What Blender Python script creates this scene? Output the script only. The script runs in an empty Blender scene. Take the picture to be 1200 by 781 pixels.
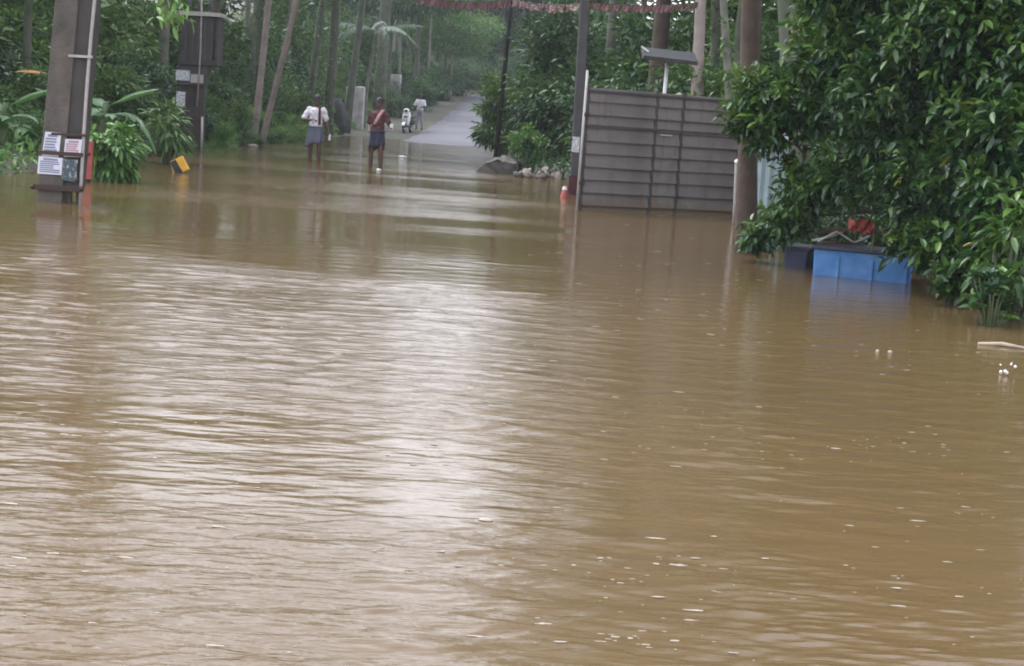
import bpy, bmesh, math, random
import numpy as np
from mathutils import Vector, Matrix

R = math.radians
rng = np.random.default_rng(7)
random.seed(7)
scene = bpy.context.scene
col = scene.collection

# ------------------------------------------------------------------ camera
FPX, W0, H0 = 1800.0, 1200.0, 781.0
CAM_H, PITCH, ROLL = 1.52, R(8.2), R(4.0)
F = Vector((0, math.cos(PITCH), -math.sin(PITCH)))
U0 = Vector((0, math.sin(PITCH), math.cos(PITCH)))
R0 = Vector((1, 0, 0))
RX = R0 * math.cos(ROLL) + U0 * math.sin(ROLL)
UX = U0 * math.cos(ROLL) - R0 * math.sin(ROLL)
cam_d = bpy.data.cameras.new('camera')
cam = bpy.data.objects.new('camera', cam_d)
col.objects.link(cam)
cam.matrix_world = Matrix(((RX.x, UX.x, -F.x, 0), (RX.y, UX.y, -F.y, 0), (RX.z, UX.z, -F.z, CAM_H), (0, 0, 0, 1)))
cam_d.sensor_width = 36.0
cam_d.lens = 36.0 * FPX / W0
cam_d.clip_start, cam_d.clip_end = 0.1, 2000
scene.camera = cam

# ------------------------------------------------------------------ sky, sun, exposure
SUN_EL, SUN_AZ = R(60), R(-55)          # high, ahead and to the left, veiled by cloud
world = bpy.data.worlds.new('World')
scene.world = world
world.use_nodes = True
wn = world.node_tree.nodes
wl = world.node_tree.links
wn.clear()
sky = wn.new('ShaderNodeTexSky')
sky.sky_type = 'NISHITA'
sky.sun_disc = False
sky.sun_elevation, sky.sun_rotation = SUN_EL, SUN_AZ
sky.air_density, sky.dust_density, sky.ozone_density = 3.0, 2.0, 1.0
hsv = wn.new('ShaderNodeHueSaturation')
hsv.inputs['Saturation'].default_value = 0.16
bg = wn.new('ShaderNodeBackground')
bg.inputs['Strength'].default_value = 0.15
wo = wn.new('ShaderNodeOutputWorld')
wl.new(sky.outputs[0], hsv.inputs['Color'])
cool = wn.new('ShaderNodeMix'); cool.data_type = 'RGBA'; cool.blend_type = 'MULTIPLY'; cool.inputs[0].default_value = 1.0
cool.inputs[7].default_value = (.94, .955, 1.10, 1)      # grey cloud light, a touch cool
wl.new(hsv.outputs[0], cool.inputs[6])
wl.new(cool.outputs[2], bg.inputs['Color'])
wl.new(bg.outputs[0], wo.inputs['Surface'])
sd = bpy.data.lights.new('sun', 'SUN')
sd.energy, sd.angle, sd.color = 0.5, R(25), (1.0, 0.97, 0.93)
so = bpy.data.objects.new('sun', sd)
col.objects.link(so)
sdir = Vector((math.sin(SUN_AZ) * math.cos(SUN_EL), math.cos(SUN_AZ) * math.cos(SUN_EL), math.sin(SUN_EL)))
so.rotation_euler = sdir.to_track_quat('Z', 'Y').to_euler()
so.location = (0, -20, 40)
vs = scene.view_settings
vs.view_transform, vs.look, vs.exposure, vs.gamma = 'Standard', 'None', 1.8, 1.0
vs.use_curve_mapping = False
scene.cycles.filter_width = 1.9
scene.cycles.max_bounces = 8
scene.cycles.transparent_max_bounces = 8
scene.cycles.use_denoising = True

# ------------------------------------------------------------------ picture to place
def ray(px, py):
    return (F + RX * ((px - W0 / 2) / FPX) - UX * ((py - H0 / 2) / FPX))
def on(px, py, z=0.0):                        # where that sight line meets a level surface
    d = ray(px, py); t = (z - CAM_H) / d.z
    return Vector((0, 0, CAM_H)) + d * t
def at(px, py, y):                            # where it meets an upright plane at distance y
    d = ray(px, py)
    return Vector((0, 0, CAM_H)) + d * (y / d.y)

# ------------------------------------------------------------------ tagging and building
def tag(o, label=None, cat=None, group=None, kind=None):
    if label: o['label'] = label
    if cat: o['category'] = cat
    if group: o['group'] = group
    if kind: o['kind'] = kind
    return o
def link(o, parent=None):
    col.objects.link(o)
    if parent is not None: o.parent = parent
    return o
def empty(name, loc=(0, 0, 0), rz=0.0, label=None, cat=None, group=None):
    o = bpy.data.objects.new(name, None)
    o.empty_display_size = 0.2
    o.location = loc; o.rotation_euler = (0, 0, rz)
    link(o)
    return tag(o, label, cat, group)
def mesh_np(name, V, faces, tint=None, smooth=False):
    """V (n,3); faces: list of index arrays, each (m,k)"""
    me = bpy.data.meshes.new(name)
    V = np.asarray(V, np.float32)
    me.vertices.add(len(V)); me.vertices.foreach_set('co', V.ravel())
    faces = [np.asarray(f, np.int32) for f in faces if len(f)]
    li = np.concatenate([f.ravel() for f in faces])
    tot = np.concatenate([np.full(len(f), f.shape[1], np.int32) for f in faces])
    st = np.concatenate([[0], np.cumsum(tot)[:-1]]).astype(np.int32)
    me.loops.add(len(li)); me.loops.foreach_set('vertex_index', li)
    me.polygons.add(len(tot)); me.polygons.foreach_set('loop_start', st)
    if smooth:
        me.polygons.foreach_set('use_smooth', np.ones(len(tot), bool))
    if tint is not None:
        a = me.attributes.new('tint', 'FLOAT', 'POINT')
        a.data.foreach_set('value', np.asarray(tint, np.float32))
    me.update(calc_edges=True)
    return me
def obj(name, me, mat=None, parent=None, loc=None, **kw):
    o = bpy.data.objects.new(name, me)
    if mat is not None and len(me.materials) == 0: me.materials.append(mat)
    link(o, parent)
    if loc is not None: o.location = loc
    return tag(o, **kw) if kw else o
class MB:
    """collects simple shapes for one mesh"""
    def __init__(s): s.bm = bmesh.new()
    def box(s, c, size, rot=None, bev=0.0):
        r = bmesh.ops.create_cube(s.bm, size=1.0)
        M = Matrix.Translation(Vector(c)) @ (rot.to_4x4() if rot is not None else Matrix()) @ Matrix.Diagonal((*size, 1))
        bmesh.ops.transform(s.bm, matrix=M, verts=r['verts'])
        if bev:
            es = list({e for v in r['verts'] for e in v.link_edges})
            bmesh.ops.bevel(s.bm, geom=es, offset=bev, segments=2, affect='EDGES', profile=0.5)
        return s
    def tube(s, pts, rad, n=8, cap=True, ex=1.0):
        pts = [Vector(p) for p in pts]
        rad = [rad] * len(pts) if not hasattr(rad, '__len__') else rad
        rings = []; prev = None
        for i, p in enumerate(pts):
            t = (pts[min(i + 1, len(pts) - 1)] - pts[max(i - 1, 0)]).normalized()
            a = t.cross(Vector((0, 0, 1)) if abs(t.z) < .95 else Vector((0, 1, 0))).normalized() if prev is None else (prev - t * prev.dot(t)).normalized()
            prev = a; b = t.cross(a)
            rings.append([s.bm.verts.new(p + (a * math.cos(k * 2 * math.pi / n) + b * math.sin(k * 2 * math.pi / n) * ex) * rad[i]) for k in range(n)])
        for i in range(len(rings) - 1):
            for k in range(n):
                s.bm.faces.new((rings[i][k], rings[i][(k + 1) % n], rings[i + 1][(k + 1) % n], rings[i + 1][k]))
        if cap:
            s.bm.faces.new(rings[0][::-1]); s.bm.faces.new(rings[-1])
        return s
    def ball(s, c, r, sc=(1, 1, 1), u=12, v=8, rot=None):
        g = bmesh.ops.create_uvsphere(s.bm, u_segments=u, v_segments=v, radius=r)
        M = Matrix.Translation(Vector(c)) @ (rot.to_4x4() if rot is not None else Matrix()) @ Matrix.Diagonal((*sc, 1))
        bmesh.ops.transform(s.bm, matrix=M, verts=g['verts'])
        return s
    def poly(s, pts):
        s.bm.faces.new([s.bm.verts.new(p) for p in pts]); return s
    def mesh(s, name, smooth=False):
        bmesh.ops.recalc_face_normals(s.bm, faces=s.bm.faces)
        me = bpy.data.meshes.new(name); s.bm.to_mesh(me); s.bm.free()
        if smooth:
            for p in me.polygons: p.use_smooth = True
        return me
    def build(s, name, mat, parent=None, smooth=False, **kw):
        return obj(name, s.mesh(name, smooth), mat, parent, **kw)

# ------------------------------------------------------------------ materials
def nt(name):
    m = bpy.data.materials.new(name); m.use_nodes = True
    t = m.node_tree
    return m, t.nodes, t.links, t.nodes['Principled BSDF']
def pmat(name, c, rough=0.6, metal=0.0, var=0.25, scale=6.0, bump=0.0, bscale=30.0, spec=0.5, c2=None, detail=5):
    m, n, l, b = nt(name)
    tc = n.new('ShaderNodeTexCoord')
    no = n.new('ShaderNodeTexNoise'); no.inputs['Scale'].default_value = scale; no.inputs['Detail'].default_value = detail
    l.new(tc.outputs['Object'], no.inputs['Vector'])
    mx = n.new('ShaderNodeMix'); mx.data_type = 'RGBA'
    rp = n.new('ShaderNodeMapRange'); rp.inputs[1].default_value = .3; rp.inputs[2].default_value = .7
    l.new(no.outputs['Fac'], rp.inputs[0]); l.new(rp.outputs[0], mx.inputs[0])
    d = c2 if c2 else tuple(x * (1 - var) for x in c)
    mx.inputs[6].default_value = (*c, 1); mx.inputs[7].default_value = (*d, 1)
    l.new(mx.outputs[2], b.inputs['Base Color'])
    b.inputs['Roughness'].default_value = rough; b.inputs['Metallic'].default_value = metal
    b.inputs['Specular IOR Level'].default_value = spec
    if bump:
        n2 = n.new('ShaderNodeTexNoise'); n2.inputs['Scale'].default_value = bscale; n2.inputs['Detail'].default_value = 6
        l.new(tc.outputs['Object'], n2.inputs['Vector'])
        bp = n.new('ShaderNodeBump'); bp.inputs['Strength'].default_value = bump; bp.inputs['Distance'].default_value = .02
        l.new(n2.outputs['Fac'], bp.inputs['Height']); l.new(bp.outputs[0], b.inputs['Normal'])
    return m
def leafmat(name, dark, light, rough=0.42, trans=0.25, spec=0.5):
    """leaf colour runs from dark to light by a per-leaf tint, plus a per-plant shift"""
    m, n, l, b = nt(name)
    at_ = n.new('ShaderNodeAttribute'); at_.attribute_name = 'tint'
    oi = n.new('ShaderNodeObjectInfo')
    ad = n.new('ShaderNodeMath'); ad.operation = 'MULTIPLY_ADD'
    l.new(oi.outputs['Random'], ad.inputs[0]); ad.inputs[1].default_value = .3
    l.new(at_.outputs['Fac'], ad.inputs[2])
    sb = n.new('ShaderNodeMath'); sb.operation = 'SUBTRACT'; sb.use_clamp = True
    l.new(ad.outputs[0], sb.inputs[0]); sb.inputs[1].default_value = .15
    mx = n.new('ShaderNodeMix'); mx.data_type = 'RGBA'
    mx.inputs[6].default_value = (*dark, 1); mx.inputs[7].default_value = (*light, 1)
    l.new(sb.outputs[0], mx.inputs[0]); my = n.new('ShaderNodeMix'); my.data_type = 'RGBA'; my.inputs[7].default_value = (.24, .24, .04, 1)     # a few yellowed leaves
    mr = n.new('ShaderNodeMapRange'); mr.inputs[1].default_value = 1.5; mr.inputs[2].default_value = 2.0
    l.new(at_.outputs['Fac'], mr.inputs[0]); l.new(mr.outputs[0], my.inputs[0]); l.new(mx.outputs[2], my.inputs[6]); mx = my
    l.new(mx.outputs[2], b.inputs['Base Color'])
    b.inputs['Roughness'].default_value = rough
    b.inputs['Specular IOR Level'].default_value = spec
    tr = n.new('ShaderNodeBsdfTranslucent'); ms = n.new('ShaderNodeMixShader')
    l.new(mx.outputs[2], tr.inputs['Color']); ms.inputs[0].default_value = trans
    out = n['Material Output']
    l.new(b.outputs[0], ms.inputs[1]); l.new(tr.outputs[0], ms.inputs[2]); l.new(ms.outputs[0], out.inputs['Surface'])
    return m
M = {}
M['leaf_deep'] = leafmat('leaf_deep', (.022, .062, .020), (.082, .158, .038))
M['leaf_mid'] = leafmat('leaf_mid', (.035, .092, .019), (.130, .225, .044))
M['leaf_bright'] = leafmat('leaf_bright', (.05, .14, .03), (.17, .30, .06), rough=.45)
M['leaf_glossy'] = leafmat('leaf_glossy', (.014, .050, .015), (.118, .225, .032), rough=.38, trans=.2)
M['leaf_yellow_green'] = leafmat('leaf_yellow_green', (.02, .07, .014), (.13, .24, .035), rough=.3, trans=.3)  # the broad leaved plant's own yellow green
M['leaf_banana'] = leafmat('leaf_banana', (.035, .11, .035), (.12, .24, .07), rough=.35)
M['leaf_palm'] = leafmat('leaf_palm', (.030, .075, .036), (.10, .17, .075), rough=.38)
M['leaf_dry'] = pmat('leaf_dry', (.50, .24, .06), .7, var=.4, scale=9)
M['bark_grey'] = pmat('bark_grey', (.20, .18, .15), .9, var=.5, scale=5, bump=.6, bscale=14, c2=(.09, .11, .075))
M['bark_pale'] = pmat('bark_pale', (.34, .28, .25), .9, var=.35, scale=4, bump=.4, bscale=14)
M['bark_brown'] = pmat('bark_brown', (.090, .063, .043), .9, var=.5, scale=4, bump=.6, bscale=16)
M['bark_moss'] = pmat('bark_moss', (.11, .105, .08), .9, scale=3, bump=.5, bscale=14, c2=(.05, .075, .04))
M['stem'] = pmat('stem', (.09, .12, .05), .7, var=.4)
M['concrete'] = pmat('concrete', (.115, .096, .080), .9, c2=(.055, .05, .04), scale=4, bump=.7, bscale=22, detail=9)
M['concrete_dark'] = pmat('concrete_dark', (.058, .051, .045), .85, var=.45, scale=3, bump=.25, bscale=40)
M['pole_grey'] = pmat('pole_grey', (.065, .063, .060), .8, var=.4, scale=2)
M['iron'] = pmat('iron', (.045, .035, .032), .6, .5, var=.5, scale=8, c2=(.07, .035, .02))
M['pipe'] = pmat('pipe', (.40, .37, .34), .5, var=.3, scale=8)
M['sheet'] = pmat('sheet', (.145, .130, .119), .66, .05, scale=1.6, c2=(.088, .075, .064), bump=.06, bscale=9)
def sheet_mat():
    m = M['sheet']; n = m.node_tree.nodes; l = m.node_tree.links; b = n['Principled BSDF']
    src = b.inputs['Base Color'].links[0].from_socket
    ge = n.new('ShaderNodeNewGeometry'); sp = n.new('ShaderNodeSeparateXYZ'); l.new(ge.outputs['Position'], sp.inputs[0])
    mp = n.new('ShaderNodeMapping'); mp.inputs['Scale'].default_value = (9, 9, .9); l.new(ge.outputs['Position'], mp.inputs[0])
    n1 = n.new('ShaderNodeTexNoise'); n1.inputs['Scale'].default_value = 1.0; n1.inputs['Detail'].default_value = 5; l.new(mp.outputs[0], n1.inputs['Vector'])
    r1 = n.new('ShaderNodeMapRange'); r1.inputs[1].default_value = .56; r1.inputs[2].default_value = .74; r1.inputs[4].default_value = .75; l.new(n1.outputs['Fac'], r1.inputs[0])
    m1 = n.new('ShaderNodeMix'); m1.data_type = 'RGBA'; m1.inputs[7].default_value = (.085, .052, .034, 1)
    l.new(r1.outputs[0], m1.inputs[0]); l.new(src, m1.inputs[6])
    ad = n.new('ShaderNodeMath'); ad.operation = 'MULTIPLY_ADD'; ad.inputs[1].default_value = -.28; l.new(n1.outputs['Fac'], ad.inputs[0]); l.new(sp.outputs['Z'], ad.inputs[2])
    r2 = n.new('ShaderNodeMapRange'); r2.inputs[1].default_value = -.02; r2.inputs[2].default_value = .06; r2.inputs[3].default_value = .8; r2.inputs[4].default_value = 0; l.new(ad.outputs[0], r2.inputs[0])
    m2 = n.new('ShaderNodeMix'); m2.data_type = 'RGBA'; m2.inputs[7].default_value = (.10, .068, .034, 1)
    l.new(r2.outputs[0], m2.inputs[0]); l.new(m1.outputs[2], m2.inputs[6]); l.new(m2.outputs[2], b.inputs['Base Color'])
sheet_mat()
M['sheet_frame'] = pmat('sheet_frame', (.065, .057, .055), .6, .3, var=.4)
M['red'] = pmat('red', (.36, .07, .055), .7, var=.35, scale=5)
M['cone'] = pmat('cone', (.55, .07, .045), .6, var=.3)
M['yellow'] = pmat('yellow', (.68, .36, .03), .6, var=.25, scale=8)
M['black'] = pmat('black', (.018, .017, .018), .6, var=.4)
M['black_rubber'] = pmat('black_rubber', (.02, .02, .02), .8, var=.3)
M['white_paint'] = pmat('white_paint', (.75, .75, .75), .35, var=.12)
M['white_plain'] = pmat('white_plain', (.72, .72, .70), .5, var=.2, scale=10)
M['plaster'] = pmat('plaster', (.55, .50, .50), .9, scale=2.2, c2=(.22, .22, .19), bump=.3, bscale=12)
M['blue'] = pmat('blue', (.022, .115, .30), .6, scale=6, c2=(.075, .20, .40), bump=.1, bscale=20)
M['blue_dark'] = pmat('blue_dark', (.012, .022, .06), .5, var=.4, scale=5)
M['blue_pale'] = pmat('blue_pale', (.40, .50, .52), .6, var=.3, scale=4)
M['navy_lid'] = pmat('navy_lid', (.015, .02, .035), .5, var=.3)
M['rock'] = pmat('rock', (.13, .115, .10), .9, scale=4, c2=(.06, .06, .048), bump=.6, bscale=14)
M['rock_pale'] = pmat('rock_pale', (.32, .29, .25), .9, scale=4, c2=(.15, .12, .09), bump=.5, bscale=14)
M['boulder'] = pmat('boulder', (.05, .05, .053), .9, scale=3, c2=(.035, .042, .032), bump=.6, bscale=10)
M['skin'] = pmat('skin', (.10, .052, .034), .5, var=.2, scale=12)
M['hair'] = pmat('hair', (.012, .010, .010), .6, var=.3, scale=40)
M['shirt_white'] = pmat('shirt_white', (.68, .64, .66), .85, var=.14, scale=14, bump=.2, bscale=25)
M['shirt_maroon'] = pmat('shirt_maroon', (.085, .033, .029), .85, var=.35, scale=10, bump=.2, bscale=25)
M['towel'] = pmat('towel', (.50, .26, .27), .9, var=.3, scale=20)
M['cloth_dark'] = pmat('cloth_dark', (.07, .018, .022), .9, var=.3)
M['trousers'] = pmat('trousers', (.30, .30, .32), .85, var=.25, scale=14)
M['pink'] = pmat('pink', (.24, .125, .13), .7, var=.4, scale=8)
M['rust'] = pmat('rust', (.17, .105, .075), .7, var=.4, scale=8)
M['foam'] = pmat('foam', (.30, .26, .20), .6, var=.15, scale=20)  # foam and litter; the flecks standing in for ripple glints share it
M['wood'] = pmat('wood', (.40, .33, .24), .8, var=.3, scale=10)
M['panel'] = pmat('panel', (.05, .055, .055), .5, .1, var=.3)
M['glass_dark'] = pmat('glass_dark', (.02, .02, .025), .1, var=.2)
M['chrome'] = pmat('chrome', (.6, .6, .6), .2, 1.0, var=.1)
def checked(name, a, b_, c):
    m, n, l, b = nt(name)
    tc = n.new('ShaderNodeTexCoord')
    br = n.new('ShaderNodeTexBrick'); br.inputs['Scale'].default_value = 14; br.offset = 0
    br.inputs['Color1'].default_value = (*a, 1); br.inputs['Color2'].default_value = (*b_, 1); br.inputs['Mortar'].default_value = (*c, 1)
    br.inputs['Brick Width'].default_value = .5; br.inputs['Row Height'].default_value = .5; br.inputs['Mortar Size'].default_value = .04
    mp = n.new('ShaderNodeMapping'); mp.inputs['Rotation'].default_value = (R(90), 0, 0)
    l.new(tc.outputs['Object'], mp.inputs[0]); l.new(mp.outputs[0], br.inputs[0]); l.new(br.outputs[0], b.inputs['Base Color'])
    b.inputs['Roughness'].default_value = .9
    return m
M['lungi_blue'] = checked('lungi_blue', (.050, .078, .130), (.075, .055, .085), (.24, .24, .28))
M['lungi_navy'] = checked('lungi_navy', (.022, .026, .050), (.016, .018, .036), (.06, .06, .095))
def printed(name, sx, sy, dens, ink, paper=(.70, .71, .76)):
    """a printed sheet: rows of small dark marks on pale paper"""
    m, n, l, b = nt(name)
    tc = n.new('ShaderNodeTexCoord')
    mp = n.new('ShaderNodeMapping'); mp.inputs['Scale'].default_value = (sx, 1, sy)
    no = n.new('ShaderNodeTexNoise'); no.inputs['Scale'].default_value = 1.0; no.inputs['Detail'].default_value = 3; no.inputs['Roughness'].default_value = .7
    l.new(tc.outputs['Object'], mp.inputs[0]); l.new(mp.outputs[0], no.inputs['Vector'])
    cr = n.new('ShaderNodeValToRGB')
    cr.color_ramp.elements[0].position = dens; cr.color_ramp.elements[0].color = (*ink, 1)
    cr.color_ramp.elements[1].position = dens + .22; cr.color_ramp.elements[1].color = (*paper, 1)
    l.new(no.outputs['Fac'], cr.inputs[0]); l.new(cr.outputs[0], b.inputs['Base Color'])
    b.inputs['Roughness'].default_value = .7
    return m
M['print_a'] = printed('print_a', 60, 45, .40, (.30, .32, .42))
M['print_b'] = printed('print_b', 34, 40, .38, (.42, .28, .32))
M['print_c'] = printed('print_c', 70, 48, .40, (.33, .33, .43))
M['paper'] = pmat('paper', (.62, .63, .68), .8, var=.22, scale=7)
M['ink'] = pmat('ink', (.20, .21, .30), .8, var=.2)
M['ink_red'] = pmat('ink_red', (.38, .20, .24), .8, var=.2)
M['print_d'] = printed('print_d', 16, 16, .52, (.05, .07, .08), (.55, .60, .58))
M['print_far'] = printed('print_far', 22, 22, .40, (.25, .26, .28), (.62, .64, .64))

# the flood
def water_mat():
    m, n, l, b = nt('flood_water')
    tc = n.new('ShaderNodeTexCoord')
    n1 = n.new('ShaderNodeTexNoise'); n1.inputs['Scale'].default_value = .16; n1.inputs['Detail'].default_value = 4
    l.new(tc.outputs['Object'], n1.inputs['Vector'])
    mx = n.new('ShaderNodeMix'); mx.data_type = 'RGBA'
    mx.inputs[6].default_value = (.108, .070, .029, 1); mx.inputs[7].default_value = (.094, .063, .029, 1)
    rp = n.new('ShaderNodeMapRange'); rp.inputs[1].default_value = .35; rp.inputs[2].default_value = .65
    l.new(n1.outputs['Fac'], rp.inputs[0]); l.new(rp.outputs[0], mx.inputs[0])
    l.new(mx.outputs[2], b.inputs['Base Color'])
    b.inputs['Roughness'].default_value = .07
    b.inputs['IOR'].default_value = 1.33
    # fine ripples; patches of still and ruffled water
    mp = n.new('ShaderNodeMapping'); mp.inputs['Scale'].default_value = (3.6, 22, 1); mp.inputs['Rotation'].default_value = (0, 0, R(6))
    l.new(tc.outputs['Object'], mp.inputs[0])
    n2 = n.new('ShaderNodeTexNoise'); n2.inputs['Scale'].default_value = 1.0; n2.inputs['Detail'].default_value = 4; n2.inputs['Roughness'].default_value = .55
    l.new(mp.outputs[0], n2.inputs['Vector'])
    at_ = n.new('ShaderNodeAttribute'); at_.attribute_name = 'tint'
    bp = n.new('ShaderNodeBump'); bp.inputs['Distance'].default_value = .03
    mm = n.new('ShaderNodeMath'); mm.operation = 'MULTIPLY'; mm.inputs[1].default_value = .55
    l.new(at_.outputs['Fac'], mm.inputs[0]); l.new(mm.outputs[0], bp.inputs['Strength'])
    l.new(n2.outputs['Fac'], bp.inputs['Height'])
    mp3 = n.new('ShaderNodeMapping'); mp3.inputs['Scale'].default_value = (.8, 4.6, 1); mp3.inputs['Rotation'].default_value = (0, 0, R(-8))
    l.new(tc.outputs['Object'], mp3.inputs[0])
    n3 = n.new('ShaderNodeTexNoise'); n3.inputs['Scale'].default_value = 1.0; n3.inputs['Detail'].default_value = 3; l.new(mp3.outputs[0], n3.inputs['Vector'])
    b3 = n.new('ShaderNodeBump'); b3.inputs['Distance'].default_value = .07
    m3 = n.new('ShaderNodeMath'); m3.operation = 'MULTIPLY'; m3.inputs[1].default_value = .45
    l.new(at_.outputs['Fac'], m3.inputs[0]); l.new(m3.outputs[0], b3.inputs['Strength']); l.new(n3.outputs['Fac'], b3.inputs['Height'])
    l.new(b3.outputs[0], bp.inputs['Normal']); l.new(bp.outputs[0], b.inputs['Normal'])
    return m
M['water'] = water_mat()
M['soil'] = pmat('soil', (.075, .060, .042), .95, scale=.8, c2=(.035, .050, .022), bump=.6, bscale=5, detail=9)
M['asphalt'] = pmat('asphalt', (.098, .097, .108), .6, scale=.5, c2=(.058, .057, .062), bump=.3, bscale=25, detail=9)

# ------------------------------------------------------------------ the setting
def sstep(t): t = np.clip(t, 0, 1); return t * t * (3 - 2 * t)
RY = np.array([-100, 0, 13, 17, 25, 27, 30, 37, 41, 60, 70, 120, 400.])
RXS = np.array([8, 7, 5.2, 4.4, 4.6, 4.6, 2.4, 0.7, -0.1, -0.7, -1.2, -0.6, 0.])
def road_z(y):
    y = np.asarray(y, float)
    return np.interp(y, [-100, 40, 58, 68, 84, 120, 150, 400], [-.4, -.3, -.12, 0.03, .65, 2.75, 5.2, 22])
def road_c(y):
    y = np.asarray(y, float)
    return -3.35 + .9 * np.clip((y - 66) / 54, 0, 1) + .012 * np.clip(y - 112, 0, 60) ** 2
def ground_z(x, y):
    x = np.asarray(x, float); y = np.asarray(y, float)
    base = road_z(y)
    dl = np.maximum(-8.2 - x + .35 * np.sin(y * .31) + .2 * np.sin(y * .83), -.6)
    dr = np.maximum(x - np.interp(y, RY, RXS) + .2 * np.sin(y * .7), -.6)
    dl, dr = np.where(y > 70, np.maximum(dl, -1.2), dl), dr
    up = .45 * sstep((dl + .4) / 1.6) + .45 * sstep((dr + .4) / 1.4)
    far = np.clip(dl, 0, 60) * .05 + np.clip(dr, 0, 60) * .05
    far = far * np.clip((y - 20) / 60, .15, 1)
    bumps = .06 * np.sin(x * 1.7 + y * .6) * np.sin(y * 1.1 - x * .4) * np.clip(np.maximum(dl, dr), 0, 1)
    low = np.where((y < 66), np.where(up > 0.02, 0, 0), 0)
    b2 = np.where(y < 68, base + up * (1 + np.clip(-base, 0, .4) * .9), base + up * .8)
    return b2 + far + bumps + low
gx = np.concatenate([-np.geomspace(300, 14, 30), np.arange(-13.5, 13.6, .3), np.geomspace(14, 300, 30)])
gy = np.concatenate([-np.geomspace(300, 6, 18), np.arange(-5, 140, .6), np.geomspace(141, 400, 24)])
GX, GY = np.meshgrid(gx, gy)
def grid_faces(nr, nc):
    i = np.arange(nr - 1)[:, None] * nc + np.arange(nc - 1)[None, :]
    i = i.ravel()
    return np.stack([i, i + 1, i + nc + 1, i + nc], 1)
me = mesh_np('ground', np.stack([GX, GY, ground_z(GX, GY)], -1).reshape(-1, 3), [grid_faces(*GX.shape)], smooth=True)
tag(obj('ground', me, M['soil']), 'dark wet soil banks rising on both sides of the flood', kind='structure')
# the road where it climbs out of the water
ry = np.arange(40, 165, .8)
rows = []
for y in ry:
    c, z = float(road_c(y)), float(road_z(y)) + .03
    tg = Vector((float(road_c(y + .5) - road_c(y - .5)), 1, 0)).normalized(); nrm = Vector((tg.y, -tg.x, 0))
    wv = 1.75 + .08 * math.sin(y * 1.3) + .05 * math.sin(y * 3.1)
    for k, s in enumerate((-1.0, -.97, -.5, 0, .5, .97, 1.0)):
        p = Vector((c, y, z)) + nrm * s * wv
        rows.append((p.x, p.y, p.z + (.025 if abs(s) < .6 else 0) - (.09 if abs(s) == 1 else 0)))
me = mesh_np('road', rows, [grid_faces(len(ry), 7)], smooth=True)
tag(obj('road', me, M['asphalt']), 'grey asphalt lane climbing out of the flood', kind='structure')

# flood water: a wavy sheet, finer where ripples can be told apart
wy = np.concatenate([[-120, -40, -10, 0, 1.5], np.exp(np.concatenate([np.arange(math.log(2.6), math.log(3.6), .012), np.arange(math.log(3.6), math.log(13), .0021), np.arange(math.log(13), math.log(84), .0042)]))])
uu = np.linspace(-1, 1, 470)
half = .40 * np.clip(wy, 3, None) + 1.0
core = uu[None, :] * half[:, None]
side = np.array([1.0, 2, 4, 8, 20, 60])
WX = np.concatenate([-(half[:, None] + side[::-1][None, :]), core, half[:, None] + side[None, :]], 1)
WY = np.repeat(wy[:, None], WX.shape[1], 1)
def fnoise(x, y, sc, seed, n=24):
    r = np.random.default_rng(seed); o = np.zeros_like(x)
    for _ in range(n):
        a = r.uniform(0, 2 * math.pi); k = sc * r.uniform(.4, 1.6)
        o += np.sin(k * (x * math.cos(a) * .45 + y * math.sin(a)) + r.uniform(0, 6.28))
    return o / math.sqrt(n)
patch = .5 + .5 * sstep(.5 + .45 * fnoise(WX * .5, WY, .8, 3) + .25 * fnoise(WX * .5, WY, 2.2, 4))
# belts of ruffled and slack water lying across the flood
Yb = WY * (1 + .05 * fnoise(WX * .5, WY * .4, .9, 8)) + .35 * WX + .25 * fnoise(WX * .7, WY, 2.5, 9)
belt = np.interp(Yb, [3, 5.3, 5.7, 6.3, 6.8, 9.5, 12.3, 13.2, 16.8, 18.2, 22, 26, 31, 40, 80], [.95, .9, .30, .30, .62, .48, .66, .22, .20, .62, .55, .7, .55, .45, .4])
belt = np.where(WX > 0, belt * .8 + .1, belt)
calm_right = 1 - .42 * sstep((WX - .03 * WY - .3) / 1.6)
wake = .5 * np.exp(-((WY - 18.6 + .25 * (WX + 5.4)) / .5) ** 2) * sstep((WX + 5.6) / .4) * np.exp(-np.clip(WX + 5.4, 0, 99) / 1.2)
cat_paw = .30 + 1.1 * sstep(.5 + .6 * fnoise(WX * .45, WY, 1.9, 12) + .25 * fnoise(WX * .5, WY, 4.2, 13))
amp = patch * belt * calm_right * np.where(WY > 12, 1 + (cat_paw - 1) * sstep((WY - 12) / 5), .75 + .25 * cat_paw) + wake
Z = np.zeros_like(WX)
wr = np.random.default_rng(11)
cell = np.maximum(np.gradient(WY, axis=0), 2 * half[:, None] / 470)
for i in range(170):
    lam = float(np.exp(wr.uniform(math.log(.048), math.log(.5))))
    a = wr.normal(math.pi / 2 + .08, .36)
    k = 2 * math.pi / lam
    A = .0215 * lam ** .60 / math.sqrt(170) * wr.uniform(.4, 1.4)
    fade = np.clip(lam / (cell * 4) - .35, 0, 1)
    Z += A * fade * np.sin(k * (WX * math.cos(a) + WY * math.sin(a)) + wr.uniform(0, 6.28))
Z *= amp
me = mesh_np('flood_water', np.stack([WX, WY, Z], -1).reshape(-1, 3), [grid_faces(*WX.shape)], tint=amp.ravel(), smooth=True)
tag(obj('water', me, M['water']), 'rippled muddy brown flood water covering the road', kind='structure')

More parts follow.
